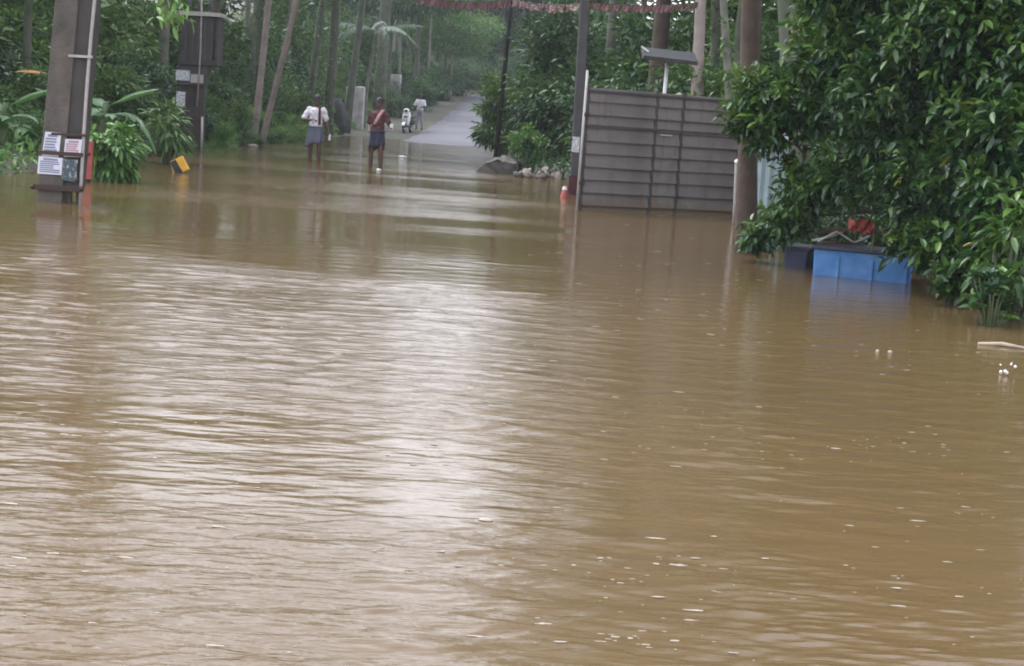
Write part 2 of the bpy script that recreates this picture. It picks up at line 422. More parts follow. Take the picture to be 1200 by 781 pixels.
# ------------------------------------------------------------------ foliage builders
def unit(v): return v / np.maximum(np.linalg.norm(v, axis=-1, keepdims=True), 1e-6)
def leaf_simple(P, D, L, Wd, r):
    """two folded triangles a leaf"""
    n = len(P); D = unit(D)
    S = unit(np.cross(D, unit(r.normal(size=(n, 3)) * .55 + np.array([0, 0, 1.0]))))
    N = np.cross(S, D)
    mid = P + D * (L * .45)[:, None]
    tip = P + D * L[:, None] + np.array([0, 0, -1.0]) * (L * .18)[:, None]
    a = mid + S * (Wd * .5)[:, None] + N * (Wd * .15)[:, None]
    b = mid - S * (Wd * .5)[:, None] + N * (Wd * .15)[:, None]
    V = np.stack([P, a, tip, b], 1).reshape(-1, 3)
    i = np.arange(n)[:, None] * 4
    Fc = np.concatenate([i + np.array([[0, 2, 1]]), i + np.array([[0, 3, 2]])])
    return V, Fc
def leaf_nice(P, D, L, Wd, droop, r):
    """a curved, folded leaf blade of eight triangles"""
    n = len(P); D = unit(D)
    S = unit(np.cross(D, unit(r.normal(size=(n, 3)) * .35 + np.array([0, 0, 1.0]))))
    N = np.cross(S, D)
    dn = np.array([0, 0, -1.0])
    def mid(t): return P + D * (L * t)[:, None] + dn * (L * droop * t * t)[:, None]
    def row(t, w):
        m_ = mid(t); up = N * (Wd * w * .28)[:, None]
        return m_ + S * (Wd * .5 * w)[:, None] + up, m_, m_ - S * (Wd * .5 * w)[:, None] + up
    l1, m1, r1 = row(.32, .9); l2, m2, r2 = row(.68, .85)
    V = np.stack([P, l1, m1, r1, l2, m2, r2, mid(1.0)], 1).reshape(-1, 3)
    i = np.arange(n)[:, None] * 8
    T = np.concatenate([i + np.array([[0, 2, 1]]), i + np.array([[0, 3, 2]]), i + np.array([[4, 5, 7]]), i + np.array([[5, 6, 7]])])
    Q = np.concatenate([i + np.array([[1, 2, 5, 4]]), i + np.array([[2, 3, 6, 5]])])
    return V, T, Q
def crown_mesh(name, seed, rad, n_clump, per, L, aspect=.38, shell=.55, clump_r=.28, squash_low=.6, nice=False, droop=.35):
    """clumps of leaves through an uneven ellipsoid; rad = (rx, ry, rz), origin at its centre"""
    r = np.random.default_rng(seed)
    rad = np.array(rad, float)
    d = unit(r.normal(size=(n_clump, 3)))
    rr = shell + (1 - shell) * r.random(n_clump) ** .6
    lump = 1 + .22 * np.sin(d[:, 0] * 4 + seed) * np.sin(d[:, 1] * 3.3 + seed * 2) + .18 * np.sin(d[:, 2] * 5 + seed)
    C = d * (rr * lump)[:, None]
    C[:, 2] = np.where(C[:, 2] < 0, C[:, 2] * squash_low, C[:, 2])
    C *= rad
    cr = clump_r * rad.mean() * r.uniform(.6, 1.35, n_clump)
    ci = np.repeat(np.arange(n_clump), per)
    n = len(ci)
    off = r.normal(size=(n, 3)) * .5; off[:, 2] *= .65
    P = C[ci] + off * cr[ci][:, None]
    D = unit(off) * .8 + unit(C[ci]) * .5 + r.normal(size=(n, 3)) * .4 + np.array([0, 0, -.15])
    Ls = L * r.uniform(.6, 1.3, n)
    ct = r.uniform(0.05, .75, n_clump)
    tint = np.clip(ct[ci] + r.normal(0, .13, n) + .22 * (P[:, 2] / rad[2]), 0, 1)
    if nice:
        V, T, Q = leaf_nice(P, D, Ls, Ls * aspect, droop, r)
        return mesh_np(name, V, [T, Q], np.repeat(tint, 8), smooth=True), C
    V, T = leaf_simple(P, D, Ls, Ls * aspect, r)
    return mesh_np(name, V, [T], np.repeat(tint, 4)), C
def trunk_mesh(name, seed, h, r0, r1, lean=(0, 0), limbs=(), n=9, wob=.06, sink=.4):
    r = random.Random(seed)
    k = 9; pts = []; rad = []
    ph = r.uniform(0, 6)
    for i in range(k + 1):
        t = i / k
        z = -sink + (h + sink) * t
        pts.append((lean[0] * t + wob * math.sin(ph + t * 5) * t, lean[1] * t + wob * math.cos(ph * 2 + t * 4) * t, z))
        rad.append((r0 + (r1 - r0) * t) * (1.35 if i == 0 else 1.12 if i == 1 else 1) * r.uniform(.95, 1.05))
    m = MB().tube(pts, rad, n)
    for tgt, rr in limbs:
        tgt = Vector(tgt); t0 = min(.97, max(.35, (tgt.z * .72) / h))
        f = t0 * k; i = min(int(f), k - 1)
        s = Vector(pts[i]).lerp(Vector(pts[i + 1]), f - i)
        md = s.lerp(tgt, .5) + Vector((r.uniform(-.15, .15), r.uniform(-.15, .15), .08 * (tgt - s).length))
        m.tube([s, s.lerp(md, .5) + Vector((0, 0, .04)), md, tgt], [rr, rr * .8, rr * .55, rr * .2], 6)
    return m.mesh(name, True)

def copy_tree(o, parent=None):
    c = o.copy(); col.objects.link(c); c.parent = parent
    for ch in o.children: copy_tree(ch, c)
    return c
def place(proto, used, loc, rz, sc, label, group, cat=None):
    """the first time the prototype itself is set down, then copies"""
    o = proto if not used.get(proto.name) else copy_tree(proto)
    used[proto.name] = True
    o.location = loc; o.rotation_euler = (0, 0, rz); o.scale = sc if hasattr(sc, '__len__') else (sc,) * 3
    o['label'] = label; o['group'] = group
    return o
used = {}
def make_tree(name, cat, seed, h, crad, r0, leafm, barkm, n_clump=70, per=130, L=.15, lean=(0, 0), cz=None, **kw):
    t = empty(name, cat=cat)
    cm, C = crown_mesh('crown', seed, crad, n_clump, per, L, **kw)
    cz = h - crad[2] * .55 if cz is None else cz
    cc = Vector((lean[0], lean[1], cz))
    r = random.Random(seed)
    idx = r.sample(range(len(C)), min(9, len(C)))
    limbs = [((C[i][0] * .8 + cc.x, C[i][1] * .8 + cc.y, C[i][2] * .8 + cc.z), r0 * r.uniform(.3, .5)) for i in idx]
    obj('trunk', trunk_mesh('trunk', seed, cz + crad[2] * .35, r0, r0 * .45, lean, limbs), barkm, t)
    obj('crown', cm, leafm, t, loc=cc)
    return t
def make_bush(name, seed, crad, leafm, n_clump=34, per=110, L=.12, cz=None, cat='bush', **kw):
    t = empty(name, cat=cat)
    cm, C = crown_mesh('foliage', seed, crad, n_clump, per, L, squash_low=.85, **{'shell': .4, **kw})
    cz = crad[2] * .8 if cz is None else cz
    m = MB()
    r = random.Random(seed)
    for i in r.sample(range(len(C)), min(8, len(C))):
        p = Vector(C[i]) * .85 + Vector((0, 0, cz))
        b = Vector((r.uniform(-.1, .1), r.uniform(-.1, .1), -.3))
        m.tube([b, b.lerp(p, .5) + Vector((0, 0, .1)), p], [.03, .02, .008], 5)
    m.build('stem', M['stem'], t, True)
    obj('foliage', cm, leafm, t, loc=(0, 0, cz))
    return t
def gz(x, y): return float(ground_z(x, y))

# prototypes for the woods behind
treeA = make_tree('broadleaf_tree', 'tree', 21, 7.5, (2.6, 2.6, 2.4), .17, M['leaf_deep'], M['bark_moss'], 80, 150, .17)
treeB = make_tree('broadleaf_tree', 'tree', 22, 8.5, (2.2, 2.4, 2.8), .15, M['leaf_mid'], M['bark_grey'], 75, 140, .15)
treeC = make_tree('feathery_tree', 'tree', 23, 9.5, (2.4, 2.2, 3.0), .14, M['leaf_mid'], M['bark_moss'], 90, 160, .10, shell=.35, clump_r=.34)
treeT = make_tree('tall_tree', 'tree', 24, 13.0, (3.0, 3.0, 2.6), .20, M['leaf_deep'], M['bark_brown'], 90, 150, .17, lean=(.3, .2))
bushA = make_bush('leafy_bush', 31, (1.0, 1.0, .9), M['leaf_deep'], 44, 120, .12)
bushB = make_bush('leafy_bush', 32, (1.1, .9, 1.1), M['leaf_mid'], 42, 110, .14)
bushC = make_bush('leafy_bush', 33, (.9, .9, .7), M['leaf_mid'], 36, 130, .09, aspect=.5)
bushD = make_bush('bright_bush', 34, (.9, .8, .7), M['leaf_bright'], 34, 110, .10)

# ------------------------------------------------------------------ the woods on both banks
wr2 = random.Random(5)
def wood(proto, x, y, s, label, group):
    place(proto, used, (x, y, gz(x, y) - .05), wr2.uniform(0, 6.28), (s * wr2.uniform(.9, 1.1), s * wr2.uniform(.9, 1.1), s * wr2.uniform(.9, 1.12)), label, group)
GL, GR, GF = 'trees on the bank beyond the notice pole', 'trees behind the sheet metal gate', 'trees closing the view beyond the climbing lane'
LA = 'dense dark green tree in the wood on the bank behind the notice pole'
LB = 'lighter green upright tree in the wood on the bank behind the notice pole'
LC = 'fine leaved loose tree in the wood on the bank behind the notice pole'
for y, xs in ((25, (-13.5,)), (29, (-11.6, -16)), (34, (-10.8, -14.5)), (40, (-11.5, -16.5)), (46, (-10.8, -14.6)), (53, (-11.6, -17)),
              (60, (-11, -15.5)), (68, (-12, -17.5)), (77, (-11.5, -16.5)), (86, (-12.5, -19)), (97, (-11.5, -17))):
    for x in xs:
        p, lb = wr2.choice(((treeA, LA), (treeB, LB), (treeC, LC)))
        wood(p, x + wr2.uniform(-.6, .6), y + wr2.uniform(-1.5, 1.5), wr2.uniform(.82, .95) if y < 38 else wr2.uniform(1.0, 1.15) if y < 50 else wr2.uniform(1.25, 1.45) if y < 72 else wr2.uniform(1.0, 1.15), lb, GL)
RA = 'dense dark green tree in the wood behind the sheet metal gate'
RB = 'lighter green upright tree in the wood behind the sheet metal gate'
RT = 'tall high crowned tree in the wood behind the sheet metal gate'
for x, y, p, s in ((4.2, 31.5, treeA, .95), (7.2, 30, treeB, 1.0), (9.5, 33, treeT, .95), (3.0, 37, treeT, 1.05), (6.2, 38, treeA, 1.15), (2.2, 43.5, treeB, 1.1),
                   (5.0, 46, treeT, 1.1), (9.0, 44, treeA, 1.2), (1.8, 51, treeA, 1.1), (4.5, 56, treeB, 1.2), (1.6, 62, treeT, 1.0), (7.5, 58, treeT, 1.2),
                   (2.4, 72, treeA, 1.2), (5.5, 78, treeT, 1.1), (2.8, 88, treeB, 1.2), (11.5, 26, treeT, .9)):
    wood(p, x, y, s, {treeA: RA, treeB: RB, treeT: RT}[p], GR)
FA = 'hazy dark tree at the far end beyond the climbing lane'
FB = 'hazy lighter green tree at the far end beyond the climbing lane'
for x, y, p, s in ((-15, 112, treeA, 1.3), (-10.5, 120, treeB, 1.2), (-13, 132, treeT, 1.0), (-8.2, 131, treeA, 1.1), (-5.0, 136, treeB, 1.15), (-1.0, 139, treeA, 1.2),
                   (3.5, 134, treeA, 1.3), (-9, 146, treeT, 1.05), (-3, 150, treeT, 1.05), (2.5, 152, treeT, 1.0), (7, 118, treeT, 1.1), (3.5, 106, treeA, 1.15),
                   (-18, 146, treeA, 1.5), (9, 150, treeA, 1.5), (-6, 158, treeA, 1.4)):
    wood(p, x, y, s * 1.25, FB if p is treeB else FA, GF)
# undergrowth: bushes down to the water's edge
GU, GV = 'undergrowth along the water beyond the notice pole', 'undergrowth behind the sheet metal gate'
UA = 'dark leafy bush in the undergrowth on the bank beyond the notice pole'
UB = 'lighter leafy bush in the undergrowth on the bank beyond the notice pole'
UC = 'small leaved light bush in the undergrowth on the bank beyond the notice pole'
def ulabel(p, s): return ('tall ' if s > 1.9 else 'low ' if s < .85 else '') + (UA if p is bushA else UB if p is bushB else UC)
y = 27.5
while y < 118:
    for k, x0 in enumerate((-8.75, -10.2, -12.2)):
        x = x0 + wr2.uniform(-.45, .35)
        if y > 62 and k == 0: continue
        p = wr2.choice((bushA, bushB, bushC))
        s = (.62, 1.0, 1.5)[k] * wr2.uniform(.85, 1.25)
        wood(p, x, y + wr2.uniform(-.8, .8), s, ulabel(p, s), GU)
    y += 1.5 + y * .03
VA = 'dark leafy bush in the undergrowth behind the sheet metal gate'
VB = 'lighter leafy bush in the undergrowth behind the sheet metal gate'
for x, y, s in ((2.3, 30.5, 1.1), (3.6, 29.6, 1.2), (5.0, 29.4, 1.3), (6.4, 28.5, 1.3), (7.6, 27, 1.3), (2.7, 34, 1.7), (4.6, 34.5, 1.9), (6.8, 33.5, 1.8), (1.9, 40.5, 1.7),
                (3.6, 41, 1.9), (5.6, 41, 2), (2.2, 47, 1.6), (3.6, 52, 2), (1.2, 55, 1.5), (1.0, 67, 1.5), (2.2, 60, 1.8), (1.6, 76, 1.7), (2.2, 84, 1.8), (1.6, 95, 1.8),
                (8.4, 24, 1.4), (7.6, 21.5, 1.3), (6.4, 19.6, 1.0), (8.6, 19, 1.3)):
    p = wr2.choice((bushA, bushB, bushA))
    wood(p, x, y, s, VA if p is bushA else VB, GV)
for x, y, s in ((-8.4, 106, 1.6), (-6.5, 124, 1.7), (-9, 113, 1.6), (-4.6, 131, 1.6), (-1.5, 131, 1.7), (1.5, 128, 1.7), (-7.6, 136, 1.9), (-3.2, 141, 2), (4.0, 121, 1.8), (1.8, 112, 1.6), (-4.4, 126, 1.5), (-2.4, 127, 1.6), (-0.2, 129, 1.6), (-5.6, 119, 1.3), (-5.4, 123, 1.5)):
    wood(bushA, x, y, s, 'dark bush at the foot of the far trees beyond the climbing lane', 'bushes at the far bend')

for i in range(26):      # taller growth closing the wood
    y = 33 + i * 3.1; x = -13.2 - (i % 3) * 1.7 + wr2.uniform(-.5, .5)
    p = (bushB, bushA, bushC)[i % 3]
    wood(p, x, y, wr2.uniform(2.2, 3.0), ulabel(p, 2.5), GU)
for i in range(12):
    x = -21 + i * 2.6; y = 143 + 7 * math.sin(i * 1.7)
    wood(treeB if i % 3 == 0 else treeA, x, y + 6, 1.6, FB if i % 3 == 0 else FA, GF)
    wood(bushA, x + 1, y, 3.2, 'dark bush at the foot of the far trees beyond the climbing lane', 'bushes at the far bend')
for x, y, s in ((4.6, 44, 3.0), (7.4, 43, 3.2), (10.2, 38, 3.2), (9.4, 29.5, 2.8), (12, 30, 3.2), (11, 24, 2.8), (13.5, 26, 3.2), (2.6, 48, 2.7), (5.8, 51, 3.2), (8, 36.5, 3)):
    p = wr2.choice((bushA, bushB)); wood(p, x, y, s, VA if p is bushA else VB, GV)
for x, y, s in ((4.3, 18.6, .62), (5.3, 18.3, .75), (4.9, 19.6, 1.0), (6.1, 17.6, .8), (3.8, 19.2, .6)):
    wood(bushA, x, y, s, 'dark low bush in the shade behind the blue tanks', 'bushes behind the blue tanks')
for x, y, s in ((-8.35, 37.5, .55), (-8.2, 40.5, .7), (-8.45, 43.5, .6), (-8.3, 47, .75), (-8.4, 50.5, .7), (-8.3, 54, .8), (-8.5, 57.5, .8), (-8.6, 61, .7), (-8.1, 36, .4), (-8.0, 39, .42), (-8.1, 42, .45), (-8.0, 45, .45), (-8.05, 49, .5), (-8.1, 52, .5), (-8.1, 56, .5), (-8.2, 60, .5)):
    wood(bushD, x, y, s, 'bright green low bush at the water between the transformer and the boulder', 'bright hedge at the water')
for x, y, s in ((-8.2, 90, 1.15), (-7.4, 101, 1.3), (-8.6, 110, 1.35), (-6.4, 117, 1.3)):
    wood(treeA, x, y, s, 'dark tree shading the left verge of the climbing lane', 'trees over the left verge of the lane')
for x, y, s in ((-7.4, 86, 1.0), (-7.0, 93, 1.2), (-6.8, 99, 1.2), (-6.2, 106, 1.3), (-6.0, 113, 1.3)):
    wood(bushA, x, y, s, 'dark bush on the left verge of the climbing lane', 'bushes on the left verge of the lane')
for x, y in ((-5.5, 151), (-3, 154), (-.5, 150), (2.2, 153), (4.6, 147)):
    wood(bushB, x, y, 5.2, 'big pale hazy thicket closing the far end of the lane', 'thickets at the far end')
# single bushes that can be told apart beside the lane
def single_bush(name, seed, px, py, crad, leafm, label, lift=0.0, **kw):
    g = on(px, py, 0.0)
    t = make_bush(name, seed, crad, leafm, **kw)
    t.location = (g.x, g.y, max(gz(g.x, g.y), 0) - .05 + lift)
    t['label'] = label
    return t
g = at(648, 120, 42)
t = make_bush('large_bush', 41, (1.0, 1.0, 2.1), M['leaf_deep'], 80, 150, .15, cz=2.2)
t.location = (g.x, 42, gz(g.x, 42)); t['label'] = 'tall dark green bush behind the rubble heap, beside the grey pole'
g = at(592, 130, 49)
t = make_bush('drooping_bush', 42, (.8, .8, 1.25), M['leaf_mid'], 60, 130, .20, cz=1.5, aspect=.26)
t.location = (g.x, 49, gz(g.x, 49)); t['label'] = 'bush with drooping narrow leaves hanging over the edge of the lane'
g = at(618, 160, 39.5)
t = make_bush('weedy_bush', 43, (.5, .45, .62), M['leaf_bright'], 30, 80, .12, cz=.75, shell=.2)
t.location = (g.x, 39.5, gz(g.x, 39.5)); t['label'] = 'small yellowish green bush in front of the tall dark bush by the rubble'
g = at(535, 62, 112)
t = make_tree('bright_tree', 'tree', 44, 8.0, (3.4, 2.6, 1.9), .16, M['leaf_bright'], M['bark_grey'], 90, 130, .22, cz=4.4)
t.location = (g.x - .3, 112, gz(g.x, 112)); t['label'] = 'bright light green spreading tree above the top of the lane'
# bright shrub by the notice pole
g = on(128, 212)
t = make_bush('bright_shrub', 45, (.44, .40, .52), M['leaf_bright'], 30, 60, .17, cz=.50, nice=True, aspect=.34)
t.location = (g.x, g.y, -.03); t['label'] = 'bright green leafy shrub growing at the water beside the red board'

# slender trunks that show one by one
def lone_trunk(name, px0, py0, px1, py1, y0, y1, wpx, bark, label, crown=None, ext=1.6, seed=1, tl=.8, leafm=None, cat='tree', group=None, vine=False):
    """trunk through two picture points at two distances, carried on above the frame into a crown"""
    a = at(px0, py0, y0); b = at(px1, py1, y1)
    gd = gz(a.x, a.y)
    d = (b - a); a = a + d * ((gd - a.z) / d.z)
    top = a + (b - a) * ext
    r0 = wpx * y0 / FPX / 2
    t = empty(name, a, 0, label, cat, group)
    lo = top - a
    rr = random.Random(seed)
    crad = crown or (1.8, 1.8, 1.5)
    limbs = [((lo.x + rr.uniform(-1, 1) * crad[0] * .7, lo.y + rr.uniform(-1, 1) * crad[1] * .7, lo.z + rr.uniform(-.3, .8) * crad[2]), r0 * .45) for _ in range(6)]
    obj('trunk', trunk_mesh('trunk', seed, lo.z + .3, r0 * 1.08, r0 * tl, (lo.x, lo.y), limbs, wob=.07), bark, t)
    if vine:
        r = np.random.default_rng(seed); n = 520
        u = r.random(n) ** 1.4 * .85; a = r.uniform(0, 6.28, n)
        P = np.stack([lo.x * u + np.cos(a) * r0 * 1.05, lo.y * u + np.sin(a) * r0 * 1.05, lo.z * u], -1)
        D = np.stack([np.cos(a), np.sin(a), r.uniform(-.7, .3, n)], -1); Ls = r.uniform(.07, .17, n)
        V, T = leaf_simple(P, D, Ls, Ls * .6, r)
        obj('vine', mesh_np('vine', V, [T], np.repeat(r.uniform(.2, .9, n), 4)), M['leaf_mid'], t)
    cm, C = crown_mesh('crown', seed, crad, 60, 120, .16)
    obj('crown', cm, leafm or M['leaf_deep'], t, loc=(lo.x, lo.y, lo.z + crad[2] * .45))
    return t
lone_trunk('slender_tree', 297, 155, 316, 0, 46, 46, 7.5, M['bark_pale'], 'slender pale tree leaning away, first of the leaning trunks past the transformer', seed=51, ext=2.0)
lone_trunk('slender_tree', 311, 140, 346, 0, 45, 44, 6.5, M['bark_pale'], 'slender pale tree leaning most, behind the leaning trunks past the transformer', seed=52, ext=1.9)
lone_trunk('slender_tree', 303, 140, 306, 0, 52, 52, 8, M['bark_moss'], 'slender mossy upright tree standing between the leaning pale trunks', seed=53, vine=True, ext=2.1)
lone_trunk('slender_tree', 362, 120, 378, 0, 66, 66, 8, M['bark_moss'], 'mossy upright tree behind the man in the white shirt', seed=54, vine=True, ext=2.4)
lone_trunk('slender_tree', 384, 140, 394, 0, 62, 62, 11, M['bark_moss'], 'dark mossy trunk rising behind the dark boulder', seed=55, vine=True, ext=2.3)
lone_trunk('slender_tree', 406, 145, 424, 0, 68, 68, 8, M['bark_moss'], 'dark thin trunk rising beside the pale plastered pillar', seed=56, ext=2.4)
lone_trunk('slender_tree', 444, 130, 452, 0, 84, 84, 13, M['bark_moss'], 'thick grey trunk between the two pale plastered pillars', seed=57, vine=True, ext=2.4)
lone_trunk('pale_tree', 818, 120, 823, 0, 30, 30, 13, M['bark_pale'], 'pale pinkish straight trunk rising behind the gate beside the flat panel', seed=58, ext=3.2, crown=(2.4, 2.4, 2.2))
lone_trunk('mossy_tree', 837, 120, 840, 0, 33, 33, 12, M['bark_moss'], 'dark mossy trunk right behind the pale pinkish trunk', seed=59, vine=True, ext=3.2, crown=(2.4, 2.4, 2.2))
lone_trunk('crooked_tree', 858, 130, 850, 0, 28.5, 28.5, 9, M['bark_grey'], 'thin grey crooked trunk rising between the gate and the brown trunk', seed=60, vine=True, ext=3.0, crown=(1.9, 1.9, 1.8))
lone_trunk('brown_tree', 876, 297, 884, 0, 18.7, 18.7, 22, M['bark_brown'], 'brown bare trunk standing in the flood beside the end of the gate', seed=61, ext=2.4, tl=1.0, crown=(2.7, 2.5, 2.8), leafm=M['leaf_mid'])
lone_trunk('grey_tree', 932, 100, 926, 0, 24, 24, 26, M['bark_moss'], 'thick grey trunk half hidden behind the glossy leaved tree', seed=62, ext=4.0, crown=(3.2, 3.0, 3.0))

# palms: a ringed stem and separate fronds
def frond_mesh(name, seed, ln, droop, leaflet=.5, n=34, wid=.035):
    r = np.random.default_rng(seed)
    ts = np.linspace(.12, 1, n)
    def curve(t): return np.stack([ln * t * (1 - .22 * t * droop), 0 * t, ln * (.42 * t - droop * .75 * t * t)], -1)
    P = curve(ts); T = unit(curve(ts + .01) - P)
    Vs = []; Fs = []; off = 0
    for sgn in (1, -1):
        ll = leaflet * np.sin(np.pi * (ts * .82 + .12)) * r.uniform(.85, 1.1, n)
        D = unit(T * .55 + np.array([0, sgn, 0]) * .9 + np.array([0, 0, -.35]) + r.normal(0, .08, (n, 3)))
        up = np.array([0, 0, 1.0])
        S = unit(np.cross(D, up))
        a = P + S * wid * .5; b = P - S * wid * .5
        m = P + D * (ll * .55)[:, None]
        tip = P + D * ll[:, None] + np.array([0, 0, -1]) * (ll * .3)[:, None]
        V = np.stack([a, b, m - S * wid * .6, m + S * wid * .6, tip], 1).reshape(-1, 3)
        i = np.arange(n)[:, None] * 5 + off
        Fs += [i + np.array([[0, 1, 2]]), i + np.array([[0, 2, 3]]), i + np.array([[3, 2, 4]])]
        Vs.append(V); off += len(V)
    k = 10; tc = np.linspace(0, 1, k); c = curve(tc); w = .03 * (1 - .85 * tc)
    rib = np.stack([c + np.stack([0 * w, w, 0 * w], -1), c + np.stack([0 * w, -w, 0 * w], -1), c + np.stack([0 * w, 0 * w, w], -1)], 1).reshape(-1, 3)
    for j in range(k - 1):
        b0 = off + 3 * j
        Fs.append(np.array([[b0, b0 + 3, b0 + 4], [b0, b0 + 4, b0 + 1], [b0, b0 + 2, b0 + 5], [b0, b0 + 5, b0 + 3], [b0 + 1, b0 + 4, b0 + 5], [b0 + 1, b0 + 5, b0 + 2]]))
    Vs.append(rib)
    V = np.concatenate(Vs)
    return mesh_np(name, V, Fs, np.clip(.35 + r.normal(0, .02, len(V)) + .3 * r.random(), 0, 1))
fronds = [frond_mesh('frond', 70 + i, 2.6, d) for i, d in enumerate((.35, .6, .85, 1.1))]
def palm(px, py, y, h, label, s=1.0, seed=1, lean=(.3, 0)):
    g = at(px, py, y); x = g.x
    t = empty('palm_tree', (x, y, gz(x, y)), 0, label, 'palm tree')
    obj('trunk', trunk_mesh('trunk', seed, h, .10, .07, lean, (), wob=.1), M['bark_grey'], t)
    r = random.Random(seed)
    for i in range(11):
        o = obj('frond', fronds[min(3, i // 3)], M['leaf_palm'], t, loc=(lean[0], lean[1], h - .05))
        o.rotation_euler = (0, 0, i * 2.4 + r.uniform(-.3, .3)); o.scale = (s * r.uniform(.85, 1.1),) * 3
    return t
palm(428, 100, 74, 4.6, 'low palm with drooping fronds above the pale plastered pillar', 1.0, 81)
palm(500, 90, 108, 7.2, 'palm with arching fronds left of the bright spreading tree', 1.3, 82, (.2, .3))
palm(470, 90, 98, 8.5, 'tall palm standing behind the thick grey trunk', 1.2, 83, (-.3, 0))
palm(250, 60, 62, 6.5, 'palm rising behind the transformer', 1.2, 84, (.4, 0))

# banana plants: a sheathed stem and separate torn blades
def blade_mesh(name, seed, ln, wid, droop, rise=.6):
    r = np.random.default_rng(seed)
    k = 15; t = np.linspace(0, 1, k)
    c = np.stack([ln * t * (1 - .25 * t * droop), 0 * t, ln * (rise * t - droop * t * t)], -1)
    w = wid * .5 * np.clip(np.sin(np.pi * np.clip((t - .12) / .88, 0, 1) ** .75), 0, 1) + .012
    V = []
    for i in range(k):
        for s, dz in ((-1, -.5), (-.5, .1), (0, 0), (.5, .1), (1, -.5)):
            j = r.uniform(.82, 1.05) if abs(s) == 1 else 1
            V.append(c[i] + np.array([r.uniform(-.02, .02), s * w[i] * j, dz * w[i] * .5]))
    keep = [f for f in grid_faces(k, 5) if r.random() > .10 or (f[0] % 5) in (1, 2)]
    return mesh_np(name, V, [np.array(keep)], np.clip(.3 + .4 * r.random() + r.normal(0, .05, len(V)), 0, 1), smooth=True)
blades = [blade_mesh('blade', 90 + i, 1.25, .34, d) for i, d in enumerate((.25, .5, .8, 1.05))]
def banana(px, py, h, s, label, seed, n=8):
    g = on(px, py) ; z = max(gz(g.x, g.y), -.2)
    t = empty('banana_plant', (g.x, g.y, z), 0, label, 'banana plant')
    obj('stem', trunk_mesh('stem', seed, h, .09 * s, .05 * s, (.05, 0), (), wob=.03, sink=.2), M['stem'], t)
    r = random.Random(seed)
    for i in range(n):
        o = obj('blade', blades[i % 4], M['leaf_banana'], t, loc=(.04, 0, h - .1 - .06 * i))
        o.rotation_euler = (0, 0, i * 2.2 + r.uniform(-.4, .4)); o.scale = (s * r.uniform(.8, 1.15),) * 3
    return t
banana(2, 192, .75, .85, 'banana plant with broad drooping leaves at the water before the wood', 1, 9)
banana(33, 190, .55, .7, 'small banana plant squeezed against the notice pole', 2, 8)
bp_ = banana(118, 193, 1.35, 1.0, 'banana plant arching pale leaves out past the notice pole conduit', 3, 6)
# dry leaf hanging out from behind the notice pole
dl = blade_mesh('blade', 97, .75, .30, .30, rise=.30)
dp = banana(68, 186, 1.25, .55, 'banana plant behind the notice pole with one orange brown dead leaf', 5, 5)
o = obj('blade', dl, M['leaf_dry'], dp, label='withered orange brown leaf')
o.location = at(58, 88, dp.location.y - .1) - dp.location; o.rotation_euler = (0, 0, R(176))

# upright weed with pale leaf tips near the striped marker
g = on(196, 192)
t = make_bush('upright_weed', 46, (.34, .32, .60), M['leaf_mid'], 18, 26, .24, cz=.75, nice=True, aspect=.22, clump_r=.4)
t.location = (g.x, g.y, -.03); t['label'] = 'upright weed with long leaves behind the yellow striped marker'; t['category'] = 'weed'

